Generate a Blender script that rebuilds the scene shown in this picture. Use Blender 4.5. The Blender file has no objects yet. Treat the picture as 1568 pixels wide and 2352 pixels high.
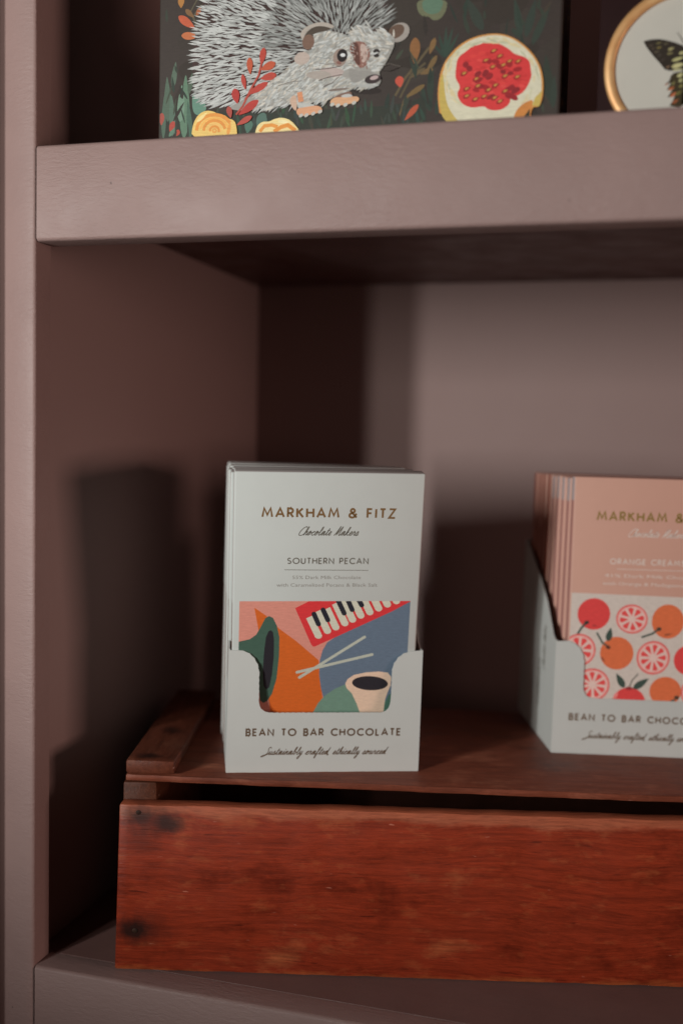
import bpy, bmesh, math, random
from mathutils import Vector, Matrix, noise

MM = 0.001
scene = bpy.context.scene
COL = scene.collection

# ---------------------------------------------------------------- camera
cam_data = bpy.data.cameras.new('camera')
cam = bpy.data.objects.new('camera', cam_data)
COL.objects.link(cam)
CAM_RIGHT, CAM_UP, CAM_FWD = Vector((0.962040, 0.271968, 0.022620)), Vector((-0.040586, 0.060615, 0.997336)), Vector((-0.269873, 0.960395, -0.069353))
cam.matrix_world = Matrix((
    (CAM_RIGHT.x, CAM_UP.x, -CAM_FWD.x, 274.592 * MM),
    (CAM_RIGHT.y, CAM_UP.y, -CAM_FWD.y, -437.423 * MM),
    (CAM_RIGHT.z, CAM_UP.z, -CAM_FWD.z, 261.605 * MM),
    (0, 0, 0, 1)))
cam_data.sensor_fit = 'HORIZONTAL'
cam_data.sensor_width = 24.0
cam_data.lens = 24.0 * 2395.32 / 1568.0
cam_data.clip_start = 0.01
cam_data.clip_end = 20.0
cam_data.dof.use_dof = True
cam_data.dof.focus_distance = 0.497
cam_data.dof.aperture_fstop = 3.3
cam_data.dof.aperture_blades = 9
scene.camera = cam

# ---------------------------------------------------------------- room light and lamps
world = bpy.data.worlds.new('World')
scene.world = world
world.use_nodes = True
world.node_tree.nodes['Background'].inputs['Color'].default_value = (1.0, 0.9, 0.86, 1)
world.node_tree.nodes['Background'].inputs['Strength'].default_value = 0.004

def area_lamp(name, pos, target, sx, sy, power, colour):
    d = bpy.data.lights.new(name, 'AREA')
    d.shape = 'RECTANGLE'
    d.size, d.size_y = sx, sy
    d.energy = power
    d.color = colour
    o = bpy.data.objects.new(name, d)
    COL.objects.link(o)
    o.location = Vector(pos) * MM
    o.rotation_euler = (Vector(target) * MM - o.location).to_track_quat('-Z', 'Y').to_euler()
    return o

def spot_lamp(name, pos, target, radius, cone, blend, power, colour):
    d = bpy.data.lights.new(name, 'SPOT')
    d.shadow_soft_size = radius
    d.spot_size = math.radians(cone)
    d.spot_blend = blend
    d.energy = power
    d.color = colour
    o = bpy.data.objects.new(name, d)
    COL.objects.link(o)
    o.location = Vector(pos) * MM
    o.rotation_euler = (Vector(target) * MM - o.location).to_track_quat('-Z', 'Y').to_euler()
    return o

# two tall narrow front lights, ahead and a little to the left of the shelf (each a column of small lamps,
# so that shadows are soft up and down and crisper sideways); their cones fade out towards the bottom shelf
def light_column(name, x, y, watts, colour, aim_x):
    for k, z in enumerate((222, 256, 290, 324, 358, 392, 426, 460)):
        spot_lamp(name, (x, y, z), (aim_x, 0, z + 330), 0.019, 92, 0.42, watts / 8, colour)

light_column('front_light_strong', -297, -800, 22.4, (0.98, 1.0, 0.975), 60)
light_column('front_light_weak', -206, -800, 10.2, (1.0, 0.98, 0.93), 190)
# a second, warmer light far along the shop to the right
area_lamp('side_light', (2050, -262, 285), (0, 90, 262), 0.62, 0.30, 11.8, (1.0, 0.70, 0.62))

scene.view_settings.view_transform = 'Standard'
scene.view_settings.look = 'None'
scene.view_settings.exposure = 0.08
scene.view_settings.gamma = 1.0
scene.cycles.max_bounces = 6
scene.cycles.diffuse_bounces = 2
scene.cycles.use_denoising = True

# ---------------------------------------------------------------- printed designs, in millimetres on their own sheets
# ('P', ink, points) polygon, ('E', ink, x, y, rx, ry, turn) ellipse, ('L', ink, x0, y0, x1, y1, width) leaf, ('R', ink, width, points) ribbon
PECAN_ART = [
    ('P',(190,126,112),[(3.31,27.2),(88.41,26.83),(89.52,-39.04),(3.22,-37.43)]),
    ('P',(186,88,32),[(10.72,23.68),(16.81,19.34),(23.32,12.62),(31.81,6.16),(43.42,-4.15),(44.05,-13.09),(46.06,-24.21),(42.04,-31.13),(39.65,-38.11),(20.7,-37.76),(19.12,-25.88),(15.4,-3.19),(12.83,13.02)]),
    ('P',(90,104,120),[(51.08,8.06),(47.29,5.37),(45.17,1.3),(43.87,-4.15),(43.87,-11.71),(44.89,-18.63),(46.39,-24.21),(54.81,-21.55),(90.19,-39.06),(88.37,27.5)]),
    ('P',(99,127,112),[(38.33,-38.09),(42.03,-30.78),(43.87,-26.97),(47.01,-23.18),(52.11,-19.43),(57.91,-16.86),(65.23,-18.91),(81.59,-28.27),(82.12,-38.91)]),
    ('P',(66,98,84),[(77.77,-38.82),(77.92,-28.21),(79.67,-23.31),(83.2,-20.56),(84.14,-38.94)]),
    ('P',(203,175,153),[(57.25,-16.72),(58.33,-14.3),(61.65,-12.06),(67.51,-10.81),(74.08,-10.4),(78.74,-11.08),(80.65,-13.54),(80.53,-17.72),(78.96,-22.25),(77.95,-26.1),(77.47,-32.65),(77.43,-38.82),(66.75,-38.62),(65.29,-32.44),(63.64,-27.98),(60.75,-21.99),(58.0,-19.16)]),
    ('E',(40,37,42),69.88,-16.67,9.25,3.83,4),
    ('P',(60,84,72),[(1.89,5.71),(3.34,6.04),(8.83,7.34),(11.95,9.67),(14.39,14.34),(16.2,18.21),(18.08,19.33),(20.0,18.33),(22.01,14.3),(23.43,8.25),(23.5,-1.91),(22.57,-13.51),(20.45,-21.75),(18.15,-25.52),(16.23,-26.53),(14.59,-25.26),(13.64,-16.83),(12.61,-7.24),(9.95,-1.78),(3.42,1.32),(1.97,1.0)]),
    ('P',(36,33,38),[(19.01,11.97),(17.95,11.31),(16.74,8.29),(15.97,0.2),(15.55,-10.0),(16.23,-17.55),(17.69,-19.5),(19.07,-17.93),(20.2,-11.42),(20.87,-1.88),(20.79,6.92),(20.18,10.96)]),
    ('P',(192,50,53),[(30.8,23.29),(31.93,23.95),(40.08,28.26),(91.77,28.84),(88.28,26.69),(79.08,21.45),(49.17,7.05),(41.23,3.24),(40.26,3.18),(39.46,4.07)]),
    ('R',(186,184,167),3.48,[(42.85,8.72),(37.96,18.75)]),
    ('E',(186,184,167),42.85,8.86,1.74,1.55,0),
    ('R',(186,184,167),3.48,[(47.28,11.2),(42.07,21.82)]),
    ('E',(186,184,167),47.27,11.33,1.74,1.55,0),
    ('R',(186,184,167),3.49,[(51.4,13.07),(46.47,23.07)]),
    ('E',(186,184,167),51.4,13.2,1.74,1.55,0),
    ('R',(186,184,167),3.49,[(55.85,15.2),(50.58,25.8)]),
    ('E',(186,184,167),55.84,15.34,1.75,1.55,0),
    ('R',(186,184,167),3.5,[(59.65,17.08),(54.37,27.67)]),
    ('E',(186,184,167),59.65,17.21,1.75,1.55,0),
    ('R',(186,184,167),3.5,[(63.71,19.22),(58.55,29.49)]),
    ('E',(186,184,167),63.7,19.35,1.75,1.56,0),
    ('R',(186,184,167),3.51,[(68.17,20.95),(63.14,30.92)]),
    ('E',(186,184,167),68.17,21.09,1.75,1.56,0),
    ('R',(186,184,167),3.51,[(72.5,22.96),(67.44,32.92)]),
    ('E',(186,184,167),72.49,23.09,1.76,1.56,0),
    ('R',(186,184,167),3.52,[(76.82,24.97),(71.89,34.62)]),
    ('E',(186,184,167),76.82,25.1,1.76,1.56,0),
    ('R',(186,184,167),3.52,[(81.3,26.71),(76.65,35.75)]),
    ('E',(186,184,167),81.29,26.84,1.76,1.57,0),
    ('R',(35,35,43),2.44,[(42.64,14.87),(40.15,20.38)]),
    ('E',(35,35,43),42.64,14.87,1.22,1.09,0),
    ('E',(35,35,43),40.15,20.38,1.22,1.09,0),
    ('R',(35,35,43),2.45,[(47.26,17.0),(44.62,22.51)]),
    ('E',(35,35,43),47.26,17.0,1.22,1.09,0),
    ('E',(35,35,43),44.62,22.51,1.22,1.09,0),
    ('R',(35,35,43),2.45,[(55.25,20.53),(51.96,27.24)]),
    ('E',(35,35,43),55.25,20.53,1.23,1.1,0),
    ('E',(35,35,43),51.96,27.24,1.22,1.09,0),
    ('R',(35,35,43),2.46,[(59.18,22.33),(56.77,27.56)]),
    ('E',(35,35,43),59.18,22.33,1.23,1.1,0),
    ('E',(35,35,43),56.77,27.56,1.22,1.09,0),
    ('R',(35,35,43),2.46,[(63.86,24.73),(62.25,27.55)]),
    ('E',(35,35,43),63.86,24.73,1.23,1.1,0),
    ('E',(35,35,43),62.25,27.55,1.23,1.1,0),
    ('R',(166,169,156),1.44,[(66.02,8.09),(33.99,-13.1)]),
    ('E',(166,169,156),66.02,8.09,0.72,0.72,0),
    ('E',(166,169,156),33.99,-13.1,0.71,0.71,0),
    ('R',(166,169,156),1.44,[(70.23,-1.25),(32.68,-10.34)]),
    ('E',(166,169,156),70.23,-1.25,0.72,0.72,0),
    ('E',(166,169,156),32.68,-10.34,0.71,0.71,0),
]
CITRUS_ART = [
    ('P',(170,160,152),[(0.73,28.56),(91.45,27.49),(95.0,-37.24),(1.31,-40.73)]),
    ('E',(180,57,56),13.39,17.25,8.83,8.67,0),
    ('R',(56,68,61),1.18,[(9.66,12.51),(7.03,9.41),(4.1,4.08)]),
    ('E',(42,46,42),9.66,12.43,1.34,1.03,-20),
    ('L',(120,45,45),12.69,11.01,15.47,10.7,0.63),
    ('E',(184,72,70),34.0,15.15,8.57,7.98,12.0),
    ('E',(196,140,134),34.0,15.15,7.8,7.19,0),
    ('E',(186,160,152),34.0,15.15,7.03,6.47,0),
    ('P',(186,62,62),[(35.37,14.16),(39.75,12.96),(39.34,11.28),(37.74,10.46)]),
    ('P',(186,62,62),[(34.23,13.54),(36.46,9.76),(34.92,8.86),(33.17,9.36)]),
    ('P',(186,62,62),[(32.96,13.86),(31.73,9.72),(29.95,10.13),(29.08,11.65)]),
    ('P',(186,62,62),[(32.3,14.94),(28.33,12.86),(27.36,14.34),(27.87,15.99)]),
    ('P',(186,62,62),[(32.63,16.14),(28.24,17.34),(28.66,19.02),(30.25,19.84)]),
    ('P',(186,62,62),[(33.76,16.76),(31.53,20.53),(33.08,21.43),(34.82,20.94)]),
    ('P',(186,62,62),[(35.03,16.44),(36.26,20.57),(38.03,20.17),(38.91,18.65)]),
    ('P',(186,62,62),[(35.7,15.36),(39.66,17.44),(40.62,15.97),(40.12,14.31)]),
    ('E',(180,91,56),53.4,14.41,8.71,9.42,0),
    ('R',(56,68,61),1.1,[(48.8,10.25),(45.4,7.52),(39.59,5.31)]),
    ('E',(60,52,42),48.81,10.17,1.34,1.1,0),
    ('L',(120,62,42),51.72,6.94,56.41,7.7,1.02),
    ('E',(184,72,70),6.38,-2.69,8.89,8.89,4.0),
    ('E',(196,140,134),6.38,-2.69,8.09,8.0,0),
    ('E',(186,160,152),6.38,-2.69,7.29,7.2,0),
    ('P',(186,62,62),[(7.99,-3.49),(12.7,-3.89),(12.64,-5.81),(11.2,-7.04)]),
    ('P',(186,62,62),[(6.97,-4.4),(10.06,-8.07),(8.69,-9.38),(6.8,-9.2)]),
    ('P',(186,62,62),[(5.61,-4.31),(5.27,-9.1),(3.38,-9.03),(2.15,-7.55)]),
    ('P',(186,62,62),[(4.7,-3.27),(1.13,-6.37),(-0.17,-4.96),(-0.02,-3.04)]),
    ('P',(186,62,62),[(4.78,-1.88),(0.07,-1.48),(0.12,0.44),(1.57,1.67)]),
    ('P',(186,62,62),[(5.79,-0.97),(2.71,2.7),(4.08,4.0),(5.97,3.82)]),
    ('P',(186,62,62),[(7.15,-1.06),(7.5,3.72),(9.39,3.65),(10.61,2.17)]),
    ('P',(186,62,62),[(8.06,-2.1),(11.63,0.99),(12.93,-0.42),(12.78,-2.33)]),
    ('E',(180,91,56),26.69,-3.86,9.07,9.07,0),
    ('L',(50,64,57),21.57,2.48,22.99,10.16,3.55),
    ('R',(56,68,61),1.03,[(15.44,7.09),(18.64,1.77),(22.31,-0.72)]),
    ('E',(80,45,34),21.92,-0.73,1.34,1.03,20),
    ('L',(125,62,42),18.41,-6.09,20.53,-9.24,1.11),
    ('E',(184,72,70),46.44,-5.7,8.98,9.29,14.0),
    ('E',(196,140,134),46.44,-5.7,8.17,8.36,0),
    ('E',(186,160,152),46.44,-5.7,7.36,7.53,0),
    ('P',(186,62,62),[(47.88,-6.88),(52.36,-8.59),(52.04,-10.28),(50.59,-11.03)]),
    ('P',(186,62,62),[(46.84,-7.56),(49.28,-11.9),(48.01,-12.95),(46.42,-12.54)]),
    ('P',(186,62,62),[(45.62,-7.38),(44.88,-12.31),(43.25,-12.24),(42.26,-10.84)]),
    ('P',(186,62,62),[(44.78,-6.41),(41.2,-9.62),(39.98,-8.46),(40.06,-6.74)]),
    ('P',(186,62,62),[(44.72,-5.11),(39.98,-5.11),(39.74,-3.4),(40.85,-2.16)]),
    ('P',(186,62,62),[(45.46,-4.09),(41.78,-0.87),(42.63,0.58),(44.25,0.76)]),
    ('P',(186,62,62),[(46.66,-3.83),(45.76,1.1),(47.3,1.62),(48.67,0.66)]),
    ('P',(186,62,62),[(47.76,-4.44),(50.05,-0.11),(51.57,-0.77),(52.05,-2.42)]),
    ('P',(186,62,62),[(48.24,-5.64),(52.66,-3.94),(53.44,-5.46),(52.81,-7.04)]),
    ('E',(180,57,56),65.59,-6.43,8.06,8.25,0),
    ('E',(184,72,70),14.37,-21.67,9.3,9.03,6.0),
    ('E',(196,140,134),14.37,-21.67,8.47,8.12,0),
    ('E',(186,160,152),14.37,-21.67,7.63,7.31,0),
    ('P',(186,62,62),[(16.04,-22.49),(20.9,-23.2),(20.9,-24.87),(19.57,-25.9)]),
    ('P',(186,62,62),[(15.12,-23.36),(18.41,-27.0),(17.32,-28.26),(15.63,-28.2)]),
    ('P',(186,62,62),[(13.85,-23.43),(14.03,-28.3),(12.36,-28.57),(11.1,-27.44)]),
    ('P',(186,62,62),[(12.82,-22.68),(9.8,-26.49),(8.34,-25.64),(8.1,-23.98)]),
    ('P',(186,62,62),[(12.51,-21.46),(7.71,-22.43),(7.14,-20.85),(8.03,-19.44)]),
    ('P',(186,62,62),[(13.07,-20.33),(8.74,-18.01),(9.33,-16.45),(10.93,-15.94)]),
    ('P',(186,62,62),[(14.24,-19.83),(12.4,-15.31),(13.86,-14.49),(15.43,-15.13)]),
    ('P',(186,62,62),[(15.46,-20.18),(16.97,-15.58),(18.64,-15.89),(19.44,-17.37)]),
    ('P',(186,62,62),[(16.17,-21.24),(20.33,-18.69),(21.41,-19.99),(21.07,-21.62)]),
    ('E',(180,57,56),34.42,-30.98,9.02,8.5,0),
    ('L',(196,110,106),26.39,-28.84,28.38,-24.72,1.98),
    ('L',(50,64,57),31.66,-22.78,26.93,-14.87,3.75),
    ('L',(50,64,57),36.43,-23.21,44.83,-17.05,3.75),
    ('R',(92,88,80),0.71,[(34.21,-22.48),(35.8,-18.38),(38.79,-14.84)]),
    ('E',(120,40,42),34.24,-22.97,1.98,0.87,0),
    ('E',(180,91,56),53.86,-23.99,8.6,8.08,0),
    ('E',(70,52,40),60.15,-27.2,1.42,1.18,0),
    ('L',(56,68,61),56.35,-30.17,59.79,-28.02,1.42),
    ('E',(184,72,70),72.43,17.07,8.42,8.03,8.0),
    ('E',(196,140,134),72.43,17.07,7.66,7.23,0),
    ('E',(186,160,152),72.43,17.07,6.9,6.5,0),
    ('P',(186,62,62),[(73.87,16.2),(78.28,15.41),(78.06,13.69),(76.59,12.71)]),
    ('P',(186,62,62),[(72.83,15.47),(75.43,11.89),(74.01,10.84),(72.25,11.17)]),
    ('P',(186,62,62),[(71.56,15.68),(70.81,11.4),(69.03,11.64),(68.01,13.09)]),
    ('P',(186,62,62),[(70.79,16.7),(67.15,14.24),(66.04,15.62),(66.36,17.33)]),
    ('P',(186,62,62),[(70.98,17.93),(66.57,18.72),(66.79,20.44),(68.26,21.42)]),
    ('P',(186,62,62),[(72.02,18.66),(69.43,22.24),(70.84,23.28),(72.6,22.95)]),
    ('P',(186,62,62),[(73.3,18.46),(74.04,22.72),(75.82,22.48),(76.84,21.04)]),
    ('P',(186,62,62),[(74.06,17.44),(77.7,19.89),(78.81,18.51),(78.49,16.8)]),
    ('E',(180,57,56),88.12,-19.32,8.44,8.44,0),
    ('E',(180,91,56),83.11,0.61,8.62,8.82,0),
    ('E',(184,72,70),70.64,-23.99,8.46,8.46,20.0),
    ('E',(196,140,134),70.64,-23.99,7.7,7.62,0),
    ('E',(186,160,152),70.64,-23.99,6.94,6.86,0),
    ('P',(186,62,62),[(71.77,-25.3),(75.79,-27.43),(75.06,-29.1),(73.34,-29.64)]),
    ('P',(186,62,62),[(70.55,-25.72),(71.96,-30.11),(70.28,-30.74),(68.68,-29.87)]),
    ('P',(186,62,62),[(69.38,-25.12),(67.36,-29.2),(65.71,-28.42),(65.16,-26.66)]),
    ('P',(186,62,62),[(68.95,-23.86),(64.68,-25.24),(64.04,-23.5),(64.86,-21.88)]),
    ('P',(186,62,62),[(69.51,-22.68),(65.49,-20.54),(66.23,-18.88),(67.94,-18.34)]),
    ('P',(186,62,62),[(70.73,-22.26),(69.32,-17.87),(71.0,-17.25),(72.6,-18.12)]),
    ('P',(186,62,62),[(71.9,-22.85),(73.91,-18.78),(75.56,-19.56),(76.11,-21.32)]),
    ('P',(186,62,62),[(72.33,-24.11),(76.59,-22.74),(77.24,-24.47),(76.42,-26.1)]),
    ('E',(180,91,56),90.03,17.67,8.6,8.4,0),
]
BOX_BACKDROP = [
    ('L',(56,62,55),153.26,44.01,145.6,58.94,4.54),
    ('L',(54,64,56),169.81,40.48,166.28,57.07,3.41),
    ('L',(54,62,55),171.68,39.61,175.52,56.24,3.7),
    ('L',(54,62,54),174.38,36.14,181.82,53.53,3.39),
    ('L',(54,62,54),165.61,44.09,169.84,39.39,2.23),
    ('L',(52,66,57),136.8,33.88,133.77,44.86,1.54),
    ('L',(54,68,59),136.8,33.88,137.15,47.91,1.7),
    ('L',(54,68,59),136.8,33.88,140.24,47.28,1.7),
    ('L',(54,68,58),137.18,33.85,143.0,44.48,1.54),
    ('L',(52,64,56),136.8,33.88,131.18,40.99,1.39),
    ('L',(52,58,50),182.62,10.9,180.37,32.78,4.4),
    ('L',(54,62,54),184.14,9.36,184.35,23.82,2.93),
    ('L',(52,60,52),130.49,11.21,131.31,36.52,3.12),
    ('L',(50,60,52),131.27,11.16,126.24,23.47,3.12),
    ('L',(52,62,54),133.65,9.52,136.36,22.77,2.8),
    ('L',(52,62,54),128.97,9.8,123.27,17.67,2.66),
    ('P',(104,106,82),[(123.64,60.17),(123.94,54.95),(126.59,52.13),(129.3,52.26),(130.91,50.28),(133.61,50.27),(135.5,51.74),(137.1,54.55),(137.2,58.95)]),
    ('P',(92,116,97),[(125.98,59.96),(126.26,55.49),(128.5,53.45),(130.84,52.87),(133.91,53.35),(135.37,56.17),(135.28,59.13)]),
    ('P',(50,53,46),[(-0.31,24.08),(16.99,19.22),(44.4,15.67),(83.94,15.06),(121.77,15.07),(129.02,19.3),(129.63,-1.91),(-0.04,0.01)]),
    ('L',(62,69,54),63.15,15.09,60.66,20.26,1.49),
    ('L',(51,65,60),68.15,3.97,68.22,10.7,1.19),
    ('L',(50,75,62),51.43,14.45,53.04,24.65,1.23),
    ('L',(61,63,61),69.88,8.3,68.79,15.84,1.25),
    ('L',(59,62,56),64.2,12.87,64.41,23.65,1.73),
    ('L',(59,68,59),87.37,9.86,85.29,16.83,1.66),
    ('L',(58,70,60),45.64,16.87,46.35,26.49,1.19),
    ('L',(56,72,62),101.62,13.17,101.14,19.18,1.34),
    ('L',(56,76,57),94.44,6.79,92.07,12.15,1.2),
    ('L',(57,63,57),109.62,6.14,111.84,12.67,1.02),
    ('L',(59,73,62),73.95,14.68,76.48,19.49,1.27),
    ('L',(63,75,61),126.64,3.27,127.47,8.44,1.44),
    ('L',(58,68,61),120.44,9.34,122.76,16.07,1.0),
    ('L',(61,66,61),45.81,15.34,43.22,27.08,1.42),
    ('L',(51,73,54),60.61,15.78,60.94,27.16,1.54),
    ('L',(60,62,53),90.72,7.63,92.45,14.27,1.79),
    ('L',(56,65,59),99.75,11.68,99.13,16.75,1.33),
    ('L',(56,69,55),64.46,5.41,61.61,12.18,1.25),
    ('L',(58,64,57),60.66,13.68,57.83,24.98,1.51),
    ('L',(51,69,58),128.57,7.54,126.2,13.76,1.62),
    ('L',(60,66,62),121.13,1.81,120.68,12.43,1.22),
    ('L',(58,67,58),79.55,12.73,82.03,17.9,1.79),
    ('L',(51,68,61),126.25,4.55,123.92,15.69,1.48),
    ('L',(64,71,59),47.25,15.28,48.5,26.39,1.25),
    ('L',(50,71,56),42.16,6.25,39.69,16.86,1.72),
    ('L',(56,64,62),119.16,6.36,119.48,16.39,1.41),
    ('L',(64,62,53),111.34,2.47,108.55,11.29,1.37),
    ('L',(54,62,57),118.07,5.74,115.48,16.36,1.67),
    ('L',(52,63,60),68.66,11.79,68.27,18.05,1.82),
    ('L',(62,63,53),76.92,6.3,74.52,15.44,1.73),
    ('L',(64,63,62),87.73,9.6,89.75,15.59,1.26),
    ('L',(55,67,54),115.62,8.08,113.69,13.92,1.37),
    ('L',(50,73,54),72.42,9.19,69.43,16.32,1.47),
    ('L',(65,70,53),85.54,6.33,85.48,13.89,1.26),
    ('L',(50,72,52),62.55,14.19,63.05,21.14,1.78),
    ('L',(59,76,60),83.88,4.05,85.31,12.87,1.38),
    ('L',(61,72,57),54.69,7.41,52.43,13.02,1.18),
    ('L',(61,65,61),113.21,11.13,114.58,20.18,1.66),
    ('L',(55,67,62),48.87,9.29,48.0,15.45,1.79),
    ('L',(52,74,57),95.71,8.05,97.16,19.03,1.14),
    ('L',(52,74,53),94.0,8.49,91.96,16.58,1.7),
    ('L',(59,75,63),62.06,6.8,61.34,15.77,1.77),
    ('L',(57,73,57),104.25,10.1,104.25,18.35,1.35),
    ('L',(60,66,59),112.79,7.25,112.18,12.13,1.14),
    ('L',(61,68,58),90.23,6.33,90.79,12.14,1.08),
    ('L',(61,71,64),127.36,0.72,126.2,6.1,1.17),
    ('R',(92,84,68),0.66,[(27.34,68.43),(20.78,66.05),(17.52,61.65),(19.5,55.95)]),
    ('R',(88,82,66),0.66,[(19.31,69.15),(16.07,63.91),(18.03,59.48)]),
    ('L',(178,88,62),9.88,62.52,18.79,55.8,3.83),
    ('L',(178,104,68),11.43,53.53,20.74,52.23,3.59),
    ('L',(160,112,62),11.2,71.15,11.27,65.82,3.35),
    ('L',(156,92,62),21.5,65.35,18.71,61.77,2.46),
    ('L',(120,90,62),13.43,65.2,18.01,60.97,2.39),
    ('L',(180,96,62),23.0,59.06,25.86,57.34,2.36),
    ('L',(84,100,86),7.41,29.4,8.94,42.23,2.9),
    ('L',(92,118,98),13.5,5.66,14.05,36.69,5.29),
    ('L',(108,134,115),11.47,13.57,12.2,31.66,3.85),
    ('L',(80,96,82),5.19,13.94,4.43,36.09,3.88),
    ('L',(84,104,90),8.19,5.95,6.45,29.03,3.39),
    ('L',(78,96,82),2.85,6.24,3.09,27.09,2.43),
    ('L',(74,98,84),16.86,5.47,15.17,24.14,2.88),
    ('L',(78,92,78),15.62,26.26,17.39,36.45,2.39),
    ('L',(92,120,102),5.75,7.39,9.56,12.38,1.94),
    ('P',(96,130,114),[(17.44,26.14),(18.72,26.7),(23.29,23.19),(25.25,18.77),(21.01,16.24),(18.62,17.03),(17.37,20.55)]),
    ('L',(82,106,96),53.3,15.76,50.7,7.02,5.52),
    ('L',(78,108,95),46.43,12.79,45.15,6.48,4.17),
    ('L',(152,76,66),1.97,18.7,1.8,12.62,2.92),
    ('L',(162,70,60),8.33,14.41,5.97,9.55,3.0),
    ('L',(162,70,56),10.79,10.36,9.14,7.2,2.65),
    ('R',(92,80,60),1.16,[(115.03,19.05),(119.25,26.35),(124.79,32.66),(129.84,38.96)]),
    ('R',(86,76,58),0.98,[(117.27,18.06),(122.29,27.81),(128.29,32.4)]),
    ('R',(98,82,58),0.71,[(116.65,8.37),(119.07,17.1),(127.69,22.83)]),
    ('L',(132,92,58),123.38,43.84,123.5,31.71,4.82),
    ('L',(184,80,64),116.35,27.6,117.37,22.48,3.99),
    ('L',(172,82,58),125.73,14.78,119.32,7.79,2.72),
    ('L',(112,90,58),128.56,23.19,118.83,17.53,2.45),
    ('L',(110,88,60),131.85,29.64,125.81,27.57,2.61),
    ('L',(112,90,60),133.42,35.35,128.44,27.38,2.43),
    ('L',(120,92,60),132.33,42.92,129.94,35.62,2.6),
    ('L',(96,82,60),128.35,30.31,121.46,26.19,1.75),
]
HEDGEHOG_BODY = [(29.58,69.03),(21.21,63.01),(18.72,53.95),(17.7,47.59),(17.11,40.42),(17.91,32.9),(19.09,27.21),(21.78,22.92),(29.39,19.44),(40.32,17.52),(59.08,16.85),(65.54,23.51),(67.37,30.67),(73.12,36.3),(75.49,46.95),(80.59,49.53),(90.87,47.51),(99.76,46.2),(108.44,49.62),(112.85,52.19),(111.33,58.18),(106.25,62.15)]
HEDGEHOG_FACE_POINT = (88.5, 39.95)
HEDGEHOG_FACE = [
    ('E',(46,38,35),101.98,22.24,6.76,1.62,5),
    ('E',(152,144,137),116.07,46.23,4.95,4.07,-20),
    ('E',(98,78,66),114.82,46.75,3.9,2.83,-25),
    ('P',(70,54,48),[(103.11,48.63),(108.46,49.03),(112.04,47.9),(108.54,46.08),(104.12,44.33)]),
    ('P',(146,143,137),[(76.74,48.86),(81.32,49.9),(86.83,49.03),(91.42,47.38),(94.19,45.46),(95.36,49.26),(99.93,50.24),(103.61,50.36),(103.7,46.68),(106.73,47.07),(111.17,47.21),(114.37,43.51),(114.11,40.18),(111.71,35.31),(109.45,31.68),(107.4,29.72),(108.68,26.66),(107.86,23.84),(101.96,23.22),(97.43,23.95),(95.63,23.22),(92.04,21.41),(84.75,20.17),(83.68,18.52),(77.87,18.46),(71.83,18.33),(64.8,18.34),(57.74,17.34),(50.61,17.13),(41.97,16.79),(35.16,18.53),(41.9,21.2),(49.04,24.25),(55.64,28.18),(60.31,31.34),(64.47,34.95),(70.02,38.0),(72.26,41.7),(75.97,41.76),(77.3,44.32)]),
]
HEDGEHOG_BELLY = [(76.74,48.86),(81.32,49.9),(86.83,49.03),(91.42,47.38),(94.19,45.46),(95.36,49.26),(99.93,50.24),(103.61,50.36),(103.7,46.68),(106.73,47.07),(111.17,47.21),(114.37,43.51),(114.11,40.18),(111.71,35.31),(109.45,31.68),(107.4,29.72),(108.68,26.66),(107.86,23.84),(101.96,23.22),(97.43,23.95),(95.63,23.22),(92.04,21.41),(84.75,20.17),(83.68,18.52),(77.87,18.46),(71.83,18.33),(64.8,18.34),(57.74,17.34),(50.61,17.13),(41.97,16.79),(35.16,18.53),(41.9,21.2),(49.04,24.25),(55.64,28.18),(60.31,31.34),(64.47,34.95),(70.02,38.0),(72.26,41.7),(75.97,41.76),(77.3,44.32)]
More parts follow.
